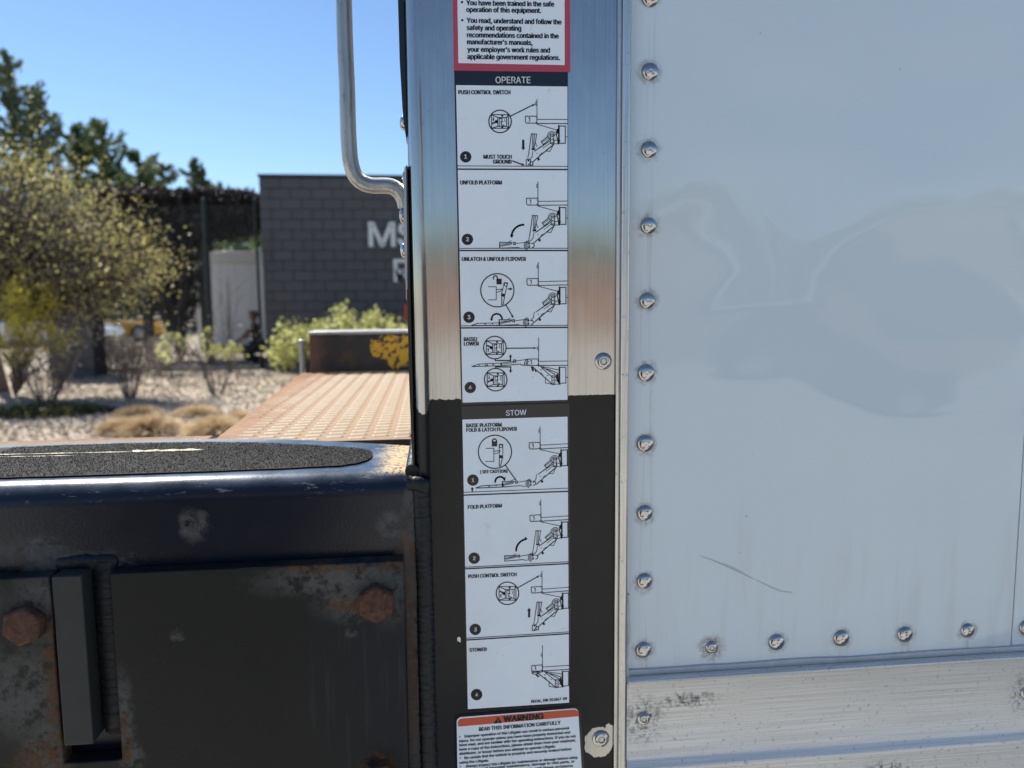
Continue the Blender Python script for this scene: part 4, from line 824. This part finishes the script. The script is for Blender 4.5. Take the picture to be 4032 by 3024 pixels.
# straw grass tufts
def straw(label, base, rx, h):
    base = Vector(base); t = thing('straw_tuft', base, label, 'ornamental grass', 'straw-coloured grass tufts on the mulch'); n = 2600; a = nr.random(n)*6.283; s = nr.random(n)**.5; ph = s*1.25
    d = np.column_stack([np.cos(a)*np.sin(ph), np.sin(a)*np.sin(ph), np.cos(ph)]); L = h*(.7+.5*nr.random(n)); b0_ = np.array(tuple(base))+np.column_stack([np.cos(a), np.sin(a), np.zeros(n)])*(s*rx*.35)[:, None]
    p1 = b0_+d*np.array([rx/h*.9, rx/h*.9, 1])*L[:, None]*.6; p2 = p1+(d*np.array([rx/h*.9, rx/h*.9, 1])-np.array([0, 0, .55]))*L[:, None]*.45; p2[:, 2] = np.maximum(p2[:, 2], .01)
    sd = np.cross(d, nr.normal(size=(n, 3))); sd /= np.linalg.norm(sd, axis=1)[:, None]; sd *= .004
    V = np.concatenate([b0_-sd, b0_+sd, p1+sd, p1-sd, p2+sd*.2, p2-sd*.2]); I = np.arange(n)
    link('blades', np_mesh('blades', V, np.concatenate([np.column_stack([I, I+n, I+2*n, I+3*n]), np.column_stack([I+3*n, I+2*n, I+4*n, I+5*n])])), L_GRASS, t)
straw('large straw tuft nearest the middle of the bed', G(590, 1712), .30, .27); straw('straw tuft at the left of the pair, partly green', G(468, 1712), .20, .22)
straw('straw tuft beside the deck edge', G(850, 1716), .29, .27); straw('smaller straw tuft behind the left pair', G(545, 1640), .25, .17); straw('straw tuft behind the one beside the deck', G(775, 1640), .24, .17); straw('straw tuft running behind the deck edge', G(945, 1680), .20, .22)
P = ell_points(1500, [(G(170, 1640), (.7, .35, .14), 1), (G(270, 1630), (.6, .3, .10), .7)]); P[:, 2] = np.abs(P[:, 2])+.02
tag(link('ground_cover', leaf_mesh('ground_cover', P, .05, .4), L_GCOV), 'low dark green ground cover below the bare shrub', 'ground cover', kind='stuff')

# ------------------------------------------------------------------ block building, pier and fence
def m_block():
    k = NT('charcoal_block_paint'); oi = k.n('ObjectInfo'); v = k.math('MULTIPLY', oi.outputs['Random'], .5); f = k.noise(14, 6, .7); ge = k.n('NewGeometry'); gp = k.n('Mapping'); k.l(ge.outputs['Position'], gp.inputs['Vector']); gp.inputs['Scale'].default_value = (1.7, 1.7, .35)
    c = k.mix(f, (.066, .067, .073), (.102, .102, .110)); c = k.mix(v, c, (.060, .061, .068)); st_ = k.ss(k.noise(1, 4, .6, vec=gp.outputs[0]), .56, .70); c = k.mix(k.math('MULTIPLY', st_, .5), c, (.042, .042, .047)); return k.set(color=c, rough=.75, normal=k.bump(k.noise(60, 5, .7), .5, .006))
M_BLOCK = m_block(); M_JOINT = flat('dark_mortar', (.026, .026, .030), .9)
bx0 = W(1032, 1000, 15.1).x; BH = 19*.2+.02; bl = thing('block_building', (bx0+3, 15.1, 0), 'dark charcoal block wall building with pale raised letters', 'building')
m = MB(); m.box(bx0+.012, bx0+6.0, 15.112, 21, 0, BH); m.build('wall_core', M_JOINT, bl)
m = MB(); m.box(bx0-.02, bx0+6.02, 15.07, 21.03, BH, BH+.05); m.build('wall_cap', flat('dark_cap', (.03, .03, .034), .6), bl)
def block_mesh(wd):
    m = MB(); m.box(0, wd, 0, .02, 0, .188); me = m.mesh('block'); bm = bmesh.new(); bm.from_mesh(me); bmesh.ops.recalc_face_normals(bm, faces=bm.faces); bmesh.ops.bevel(bm, geom=[e for e in bm.edges], offset=.005, segments=1, affect='EDGES'); bm.to_mesh(me); bm.free(); me.materials.append(M_BLOCK); return me
BL, BS = block_mesh(.388), block_mesh(.188)
def course(par, x0, x1, y, z, odd):
    x = x0
    while x < x1-.05:
        half = (odd and x == x0) or (x1-x < .3); o = bpy.data.objects.new('block', BS if half else BL); COL.objects.link(o); o.parent = par
        o.matrix_parent_inverse = Matrix.Translation(-par.location); o.location = (x, y+rng.uniform(-.0015, .0015), z); x += .2 if half else .4
for r in range(19): course(bl, bx0, bx0+6.0, 15.1, .006+r*.2, r % 2)
def letter(ch, u0, u1, v0, v1, par, Y):
    cu = bpy.data.curves.new('letter', 'FONT'); cu.body = ch; cu.offset = .014; cu.extrude = .03; cu.font = FONT or cu.font; o = bpy.data.objects.new('letter', cu); COL.objects.link(o); bpy.context.view_layer.update()
    me = bpy.data.meshes.new_from_object(o.evaluated_get(bpy.context.evaluated_depsgraph_get())); bpy.data.objects.remove(o)
    v = np.array([x.co[:] for x in me.vertices]); lo, hi = v.min(0), v.max(0); a, b = W(u0, v1, Y), W(u1, v0, Y); s = (np.array([b.x-a.x, b.z-a.z]))/(hi[:2]-lo[:2])
    out = np.column_stack([a.x+(v[:, 0]-lo[0])*s[0], Y-.004-(v[:, 2]-lo[2]), a.z+(v[:, 1]-lo[1])*s[1]]); me.vertices.foreach_set('co', out.astype(np.float32).ravel()); me.materials.clear(); me.update()
    return link('letter', me, M_LET, par)
M_LET = flat('pale_letter', (.64, .67, .68), .5)
letter('M', 1453, 1556, 875, 972, bl, 15.1); letter('S', 1566, 1646, 875, 972, bl, 15.1); letter('R', 1551, 1620, 1020, 1110, bl, 15.1)

px0, px1 = W(182, 1300, 14.3).x, W(352, 1300, 14.3).x; pier = thing('block_pier', ((px0+px1)/2, 14.3, 0), 'short dark block pier behind the yellow flowering shrub', 'wall')
m = MB(); m.box(px0+.012, px1-.012, 14.312, 15.0, 0, 1.96); m.build('pier_core', M_JOINT, pier)
for r in range(10): course(pier, px0, px0+.8, 14.3, .006+r*.2-.02, r % 2)
# chain link fence between pier and building
M_GREEN = flat('dark_green_coating', (.012, .022, .018), .45); FY = 15.9
fn = thing('chain_link_fence', (-5, FY, 0), 'dark green chain link fence between block pier and building', 'fence')
def fpost(u, top, r=.038, Y=FY):
    p = W(u, 1300, Y); m = MB(); m.tube([(p.x, Y, 0), (p.x, Y, top)], r, 10); m.lathe((p.x, Y, top), (0, 0, 1), [(r*1.1, 0), (r*1.1, .02), (r*.6, .06), (.002, .07)], 10); m.build('post', M_GREEN, fn, smooth=True)
fx0, fx1 = W(352, 1300, FY).x, W(1032, 1300, FY).x
for u, r in ((352, .05), (827, .042), (1026, .03)): fpost(u, 3.45, r)
for z in (.08,):
    m = MB(); m.tube([(fx0, FY, z), (fx1, FY, z)], .02, 8); m.build('rail', M_GREEN, fn, smooth=True)
m = MB(); sp = .075; H_ = 3.3; nW = int((fx1-fx0+H_)/sp); r_ = .0022
for i in range(nW):
    for sgn in (1, -1):
        xa = fx0-H_+i*sp; pts = [(xa, .08), (xa+H_, .08+H_)] if sgn > 0 else [(xa, .08+H_), (xa+H_, .08)]
        (xA, zA), (xB, zB) = pts
        def cut(x): return zA+(zB-zA)*(x-xA)/(xB-xA)
        l_, h_ = max(xA, fx0), min(xB, fx1)
        if h_-l_ > .02: m.tube([(l_, FY+.004*sgn, cut(l_)), (h_, FY+.004*sgn, cut(h_))], r_, 3, False)
o = m.build('wire_mesh', M_GREEN, fn); o['kind'] = 'stuff'
m = MB(); m.box(fx0+.06, fx1-.05, FY-.12, FY+.12, 0, .09); tag(m.build('fence_kerb', flat('pale_kerb', (.45, .42, .36), .85), bevel=.02), kind='structure')
# vine-covered shelter behind the fence
VY = 18.6; vx0, vx1 = W(470, 800, VY).x, W(1012, 800, VY).x; zt_ = W(800, 748, VY).z
pg = thing('wooden_shelter', ((vx0+vx1)/2, VY+1, 0), 'dark timber shelter hung with dead vines behind the fence', 'shelter'); M_TIM = flat('dark_timber', (.05, .04, .035), .8)
vxp = W(812, 1100, VY).x
for x, y in ((vx0+.5, VY), (vxp, VY), (vx0+.5, VY+2.4), (W(800, 1100, VY+2.4).x, VY+2.4)):
    m = MB(); m.box(x-.09, x+.09, y-.09, y+.09, 0, zt_-.2); m.build('post', M_TIM, pg, bevel=.01)
for y in (VY, VY+2.4):
    m = MB(); m.box(vx0, vx1-.1, y-.06, y+.06, zt_-.42, zt_-.18); m.build('beam', M_TIM, pg)
for i in range(9):
    x = vx0+.2+(vx1-vx0-.5)*i/8; m = MB(); m.box(x-.04, x+.04, VY-.4, VY+2.8, zt_-.178, zt_-.03); m.build('rafter', M_TIM, pg)
vn = thing('dead_vine', ((vx0+vx1)/2, VY, 0), 'thick brown dead vine smothering the timber shelter', 'vine')
ells = [E(810, 880, VY, 130, 60, .6, 1.1), E(680, 930, VY+.2, 140, 90, .6, 1.1), E(640, 1080, VY+.3, 110, 130, .4, .8), E(715, 1080, VY+.3, 50, 130, .4, .6), E(520, 830, VY+.6, 110, 60, .9, .6), E(960, 870, VY, 50, 50, .5, .35)]
C = ell_points(700, ells); nb_ = 1500; f_ = nr.random(nb_); zl = np.where(f_ > .75, .95-.7*(f_-.75)/.25*.6, .95)
Bx = np.column_stack([vx0-.5+(vx1-vx0+.45)*f_, VY-.3+2.4*nr.random(nb_)**1.6, zt_-.06-zl*nr.random(nb_)])
C = np.concatenate([C, Bx]); P = np.repeat(C, 24, 0)+nr.normal(size=(len(C)*24, 3))*np.array([.12, .12, .07])
link('tangle', leaf_mesh('tangle', P, .075, .34, -.25), L_VINE, vn); m = MB(); limbs(m, (vx0+1.2, VY, 0), [c for c in C[:90] if c[0] < vxp-.3], .05, .2); m.build('stems', M_DARKTWIG, vn)

# ------------------------------------------------------------------ beyond the fence
# white container
CY = 23.0; c0, c1 = W(770, 1100, CY).x, W(1075, 1100, CY).x; ct = W(900, 997, CY).z
M_CW = flat('white_container_paint', (.80, .82, .84), .5); M_RIB = flat('pale_roof_edge', (.72, .72, .68), .4)
cn = thing('white_container', ((c0+c1)/2, CY+3, 0), 'white storage container with pale ribbed roof edge behind the fence', 'container')
m = MB(); m.box(c0, c1, CY, CY+6, .15, ct-.30); m.build('container_body', M_CW, cn)
for i in range(5):
    x = c0+(c1-c0)*(i+.5)/5; m = MB(); m.box(x-.02, x+.02, CY-.012, CY-.001, .3, ct-.34); m.build('wall_rib', M_CW, cn)
m = MB(); m.box(c0-.03, c1+.03, CY-.05, CY+6, ct-.29, ct-.02); m.build('roof_rail', M_RIB, cn, bevel=.01)
m = MB(); m.box(c0-.05, c1+.05, CY-.09, CY+6.02, ct-.018, ct+.05); m.build('roof', M_RIB, cn, bevel=.01)
m = MB(); m.box(c0, c1, CY+.1, CY+5.9, 0, .148); m.build('skid', M_JOINT, cn)
# cars
M_GLASS = NT('car_glass').set(color=(.02, .025, .03), rough=.06, spec=.8); M_TYRE = flat('tyre', (.015, .015, .016), .8); M_RIM = flat('alloy_rim', (.5, .5, .5), .3, .9); M_CHROME = NT('lamp_lens').set(color=(.7, .7, .7), rough=.1, metal=.6)
def car(label, loc, rz, paint, low=1.0):
    c = thing('parked_car', loc, label, 'car', 'cars parked beyond the fence'); inv = Matrix.Translation(loc) @ Matrix.Rotation(rz, 4, 'Z')
    def put(o): o.parent = c; o.matrix_parent_inverse = Matrix.Translation(-Vector(loc)); o.matrix_basis = inv; return o
    def side(prof, w0, mat, name, bev=.05): 
        m = MB(); m.extrude(prof, lambda a, b, t: (a, t, b), -w0, w0); return put(m.build(name, mat, None, bevel=bev, seg=3))
    h = low; side([(-2.2, .30), (-2.22, .62*h), (-2.05, .82*h), (-1.2, .90*h), (.75, .88*h), (1.75, .76*h), (2.15, .60*h), (2.2, .32), (1.8, .2), (-1.8, .2)], .88, paint, 'body', .08)
    side([(-1.75, .86*h), (-1.15, 1.16*h), (-.2, 1.24*h), (.2, 1.20*h), (.95, .86*h)], .72, M_GLASS, 'windows', .05)
    side([(-1.2, 1.17*h), (-.2, 1.262*h), (.25, 1.215*h), (.2, 1.16*h), (-.2, 1.20*h), (-1.1, 1.10*h)], .70, paint, 'roof', .03)
    for x in (-1.35, 1.35):
        for y in (-.86, .86):
            m = MB(); m.lathe((x, y-.1, .32), (0, 1, 0), [(.2, 0), (.31, .01), (.325, .05), (.325, .15), (.31, .19), (.2, .2)], 24); t = put(m.build('wheel', M_TYRE, None, smooth=True))
            m = MB(); m.lathe((x, y+(.1 if y > 0 else -.1), .32), (0, 1 if y > 0 else -1, 0), [(.2, 0), (.19, .012), (.06, .004), (.03, .014)], 16); r = m.build('rim', M_RIM, None, smooth=True); r.parent = t; r.matrix_parent_inverse = Matrix.Identity(4)
    for y in (-.62, .62):
        m = MB(); m.lathe((2.08, y, .60*h), (1, 0, .2), [(.13, 0), (.12, .05), (.06, .09)], 14); put(m.build('headlight', M_CHROME, None, smooth=True))
    return c
cy = W(455, 1300, 30); car('low yellow coupe parked beyond the fence', (cy.x-.15, 30, 0), 0.0, NT('yellow_car_paint').set(color=(.62, .33, .015), rough=.2, coat=1.0), .92)
cw = W(372, 1300, 27); car('white car in front of the yellow coupe', (cw.x-1.5, 27, 0), -.05, NT('white_car_paint').set(color=(.75, .77, .8), rough=.2, coat=1.0), .96)
# green slatted fence behind the cars
sf = thing('slat_fence', (-16, 40, 0), 'dark green slat fence behind the yellow coupe', 'fence'); M_SL = flat('green_slat', (.028, .048, .036), .6)
for x in (-24, -20, -16, -12, -8): m = MB(); m.box(x-.06, x+.06, 40.03, 40.15, 0, 2.5); m.build('post', M_SL, sf)
for i in range(11): m = MB(); m.box(-24, -8, 40, 40.025, .15+i*.21, .15+i*.21+.15); m.build('slat', M_SL, sf)
# small dark folding bench and kneeling person by the container
def skin(name, verts, edges, radii, mat, parent, root=0, sub=2):
    me = bpy.data.meshes.new(name); me.from_pydata([tuple(v) for v in verts], edges, []); o = bpy.data.objects.new(name, me); COL.objects.link(o)
    md = o.modifiers.new('s', 'SKIN'); sv = me.skin_vertices[0].data if me.skin_vertices else None
    if sv is None:
        bm = bmesh.new(); bm.from_mesh(me); bm.verts.layers.skin.verify(); bm.to_mesh(me); bm.free(); sv = me.skin_vertices[0].data
    for i, r in enumerate(radii): sv[i].radius = r if isinstance(r, tuple) else (r, r); sv[i].use_root = (i == root)
    s2 = o.modifiers.new('u', 'SUBSURF'); s2.levels = sub; s2.render_levels = sub
    bpy.context.view_layer.update(); me2 = bpy.data.meshes.new_from_object(o.evaluated_get(bpy.context.evaluated_depsgraph_get())); bpy.data.objects.remove(o)
    return link(name, me2, mat, parent, True)
pY = 17.6; pb = W(1018, 1400, pY); pbx = pb.x; M_SKIN = flat('skin', (.42, .22, .15), .5); M_SHIRT = flat('black_cloth', (.012, .012, .015), .8); M_TROU = flat('dark_trousers', (.02, .022, .03), .8); M_HAIR = flat('reddish_brown_hair', (.16, .05, .025), .6)
pe = thing('person', (pbx, pY, 0), 'person in a black shirt kneeling before the white container, arm reaching down', 'person')
V = lambda x, y, z: (pbx+x, pY+y, z)
skin('body', [V(0, 0, .42), V(-.01, 0, .60), V(-.03, 0, .80), V(-.06, 0, .90), V(-.08, 0, .97), V(-.10, 0, 1.06), V(-.115, 0, 1.13), V(-.06, -.19, .84), V(-.22, -.22, .68), V(-.42, -.20, .52), V(-.49, -.19, .47), V(-.06, .19, .84), V(-.20, .20, .66), V(-.40, .16, .56), V(-.47, .15, .52), V(0, -.11, .40), V(-.30, -.15, .14), V(.08, -.15, .09), V(.22, -.15, .06), V(0, .11, .40), V(-.30, .15, .14), V(.08, .15, .09), V(.22, .15, .06)],
     [(0, 1), (1, 2), (2, 3), (3, 4), (4, 5), (5, 6), (2, 7), (7, 8), (8, 9), (9, 10), (2, 11), (11, 12), (12, 13), (13, 14), (0, 15), (15, 16), (16, 17), (17, 18), (0, 19), (19, 20), (20, 21), (21, 22)],
     [(.14, .11), (.14, .10), (.15, .11), .06, .055, .09, .075, .06, .047, .036, .038, .06, .047, .036, .038, .085, .065, .05, .045, .085, .065, .05, .045], M_SKIN, pe)
skin('shirt', [V(0, 0, .43), V(-.01, 0, .60), V(-.03, 0, .79), V(-.045, 0, .86), V(-.06, -.19, .84), V(-.16, -.21, .75), V(-.06, .19, .84), V(-.15, .20, .74)], [(0, 1), (1, 2), (2, 3), (2, 4), (4, 5), (2, 6), (6, 7)], [(.165, .135), (.16, .125), (.17, .125), .085, .08, .075, .08, .075], M_SHIRT, pe)
skin('trousers', [V(0, 0, .42), V(0, -.11, .40), V(-.30, -.15, .14), V(.06, -.15, .09), V(0, .11, .40), V(-.30, .15, .14), V(.06, .15, .09)], [(0, 1), (1, 2), (2, 3), (0, 4), (4, 5), (5, 6)], [(.16, .13), .10, .085, .07, .10, .085, .07], M_TROU, pe)
skin('hair', [V(-.085, 0, 1.10), V(-.09, 0, 1.15), V(-.05, 0, 1.08)], [(0, 1), (0, 2)], [.098, .07, .08], M_HAIR, pe)
# conifers and pines far behind
def conifer(label, base, h, rw, nb, droop, lm=L_PINE, seed=1, name='conifer', leaf=.17, grp=None):
    r = random.Random(seed); base = Vector(base); t = thing(name, base, label, 'tree', grp); m = MB(); m.tube([base, base+Vector((0, 0, h*.5)), base+Vector((0, 0, h))], [h*.018, h*.011, .02], 8); P = []; D = []
    for i in range(nb):
        f = (i+.5)/nb; z = h*(.12+.86*f); L = rw*(1-f)**.75*r.uniform(.65, 1.15)+.25; a = r.uniform(0, 6.283); d = Vector((math.cos(a), math.sin(a), droop)); e = base+Vector((0, 0, z))
        mid = e+d*L*.55; tip = e+d*L+Vector((0, 0, L*.45)); m.tube([e, mid, tip], [.05*(1-f)+.015, .025, .008], 4, False)
        for s in range(int(12+L*11)):
            q_ = s/(12+L*11); p = e.lerp(mid, min(1, q_*2)) if q_ < .5 else mid.lerp(tip, q_*2-1)
            for _ in range(5): P.append(tuple(p+Vector((r.gauss(0, .075), r.gauss(0, .075), r.gauss(0, .06)))));  D.append((d.x, d.y, .8))
    link('needles', leaf_mesh('needles', np.array(P), leaf, .32, 0, np.array(D)), lm, t); m.build('trunk', M_BARK, t); return t
L_PINE2 = m_leaf('light_pine_needles', (.08, .115, .05), (.13, .175, .075), (.22, .25, .11), .5, .25)
def at_h(u, vtop, Y): p = W(u, vtop, Y); return (p.x, Y, 0), p.z
for u, v, Y, rw, nb, dr, lm, sd, lf, lab in ((28, 195, 34, 3.6, 80, .10, L_PINE, 3, .17, 'tall open spruce at the left edge, highest of the trees'), (-150, 260, 33, 3.4, 60, .10, L_PINE, 4, .17, 'spruce cut by the left edge of the picture'),
        (110, 330, 36, 3.3, 60, .18, L_PINE, 8, .17, 'shorter open spruce right of the tallest one'), (285, 480, 40, 3.6, 76, .25, L_PINE2, 5, .2, 'pine with a rounded top left of the middle pine'), (395, 470, 42, 4.6, 90, .25, L_PINE2, 6, .2, 'broad pine in the middle of the distant trees'), (540, 585, 44, 3.6, 70, .25, L_PINE2, 7, .2, 'low pine right of the broad pine'),
        (640, 640, 46, 2.8, 60, .2, L_PINE2, 12, .2, 'small pine between low pine and slender spruce'), (753, 615, 50, 2.2, 56, .1, L_PINE, 9, .2, 'slender spruce above the vine shelter'), (800, 655, 50, 2.0, 50, .1, L_PINE, 10, .2, 'spruce just right of the slender one'), (860, 710, 52, 2.2, 46, .1, L_PINE2, 13, .2, 'lowest spruce tip near the block building'),
        (985, 900, 30, 2.4, 60, .15, L_PINE2, 11, .16, 'green pine between vine shelter and block building'), (470, 980, 46, 4.5, 70, .2, L_PINE, 14, .22, 'dark spruce low behind the slat fence')):
    b_, h_ = at_h(u, v, Y); conifer(lab, b_, h_, rw*1.1, int(nb*.8), dr, lm, sd, leaf=lf*.75)

# ------------------------------------------------------------------ across the yard, behind the viewer (mirrored in steel and paint)
M_BRICK = m_ground('red_brick', (.29, .19, .15), (.345, .225, .18), (.25, .17, .135), 1.5, 12, .004)
bk = thing('brick_building', (0, -36, 0), 'long red brick building across the yard, mirrored in the steel post', 'building')
m = MB(); m.box(-34, 30, -46, -36, 0, 2.9); m.build('brick_wall', M_BRICK, bk)
m = MB(); m.box(-34.2, 30.2, -46.2, -35.8, 2.9, 3.1); m.build('roof_edge', flat('pale_fascia', (.55, .54, .50), .6), bk)
P = ell_points(26000, [((x, -52+rng.uniform(-2, 2), 3.0), (4.2, 3, 2.6+rng.random()*1.6), 1) for x in range(-40, 41, 5)]); P[:, 2] = np.abs(P[:, 2])
tag(link('far_wood', leaf_mesh('far_wood', P, .30, .5), m_leaf('far_wood_leaves', (.17, .18, .09), (.24, .245, .13), (.32, .31, .17), .3, .3)), 'belt of olive green trees behind the brick building, mirrored in the steel', 'trees', kind='stuff')
# dark car parked across the yard and the unseen viewer, added to the left to darken the step: both only show mirrored in steel and paint
car('dark tall car parked across the yard behind the viewer', (7.0, -12.5, 0), .10, NT('dark_car_paint').set(color=(.02, .022, .027), rough=.25, coat=1.0), 1.5)
PX, PY = -.46, -1.12
ph = thing('person', (PX, PY, 0), 'unseen viewer in dark navy clothes, added before the step to darken its mirroring paint', 'person'); M_NAVY = flat('navy_cloth', (.014, .016, .024), .85)
B = lambda x, y, z: (PX+x, PY+y, z)
ed = [(0, 1), (1, 2), (2, 3), (3, 4), (4, 5), (5, 6), (2, 7), (7, 8), (8, 9), (9, 10), (2, 11), (11, 12), (12, 13), (13, 14), (0, 15), (15, 16), (16, 17), (17, 18), (0, 19), (19, 20), (20, 21), (21, 22)]
vv = [B(0, 0, .95), B(0, 0, 1.15), B(0, .01, 1.38), B(0, .02, 1.47), B(0, .03, 1.54), B(.01, .05, 1.62), B(.01, .05, 1.70), B(-.20, .02, 1.38), B(-.27, .02, 1.10), B(-.25, .12, .86), B(-.24, .15, .78), B(.20, .02, 1.38), B(.27, .02, 1.10), B(.25, .12, .86), B(.24, .15, .78), B(-.10, 0, .90), B(-.12, .02, .50), B(-.13, -.02, .09), B(-.14, .14, .04), B(.10, 0, .90), B(.12, .02, .50), B(.13, -.02, .09), B(.14, .14, .04)]
skin('body', vv, ed, [(.17, .12), (.16, .12), (.17, .12), .06, .055, .088, .08, .07, .05, .038, .04, .07, .05, .038, .036, .09, .07, .05, .05, .09, .07, .05, .05], M_SKIN, ph)
skin('jacket', [vv[i] for i in (0, 1, 2, 3, 7, 8, 9, 11, 12, 13)], [(0, 1), (1, 2), (2, 3), (2, 4), (4, 5), (5, 6), (2, 7), (7, 8), (8, 9)], [(.21, .16), (.20, .155), (.21, .155), .08, .09, .075, .055, .09, .075, .055], M_NAVY, ph)
skin('trousers', [vv[i] for i in (0, 15, 16, 17, 19, 20, 21)], [(0, 1), (1, 2), (2, 3), (0, 4), (4, 5), (5, 6)], [(.20, .15), .12, .09, .075, .12, .09, .075], M_NAVY, ph)
skin('hair', [B(.01, .03, 1.68), B(.01, .03, 1.74), B(.01, 0, 1.66)], [(0, 1), (0, 2)], [.10, .085, .09], M_HAIR, ph)
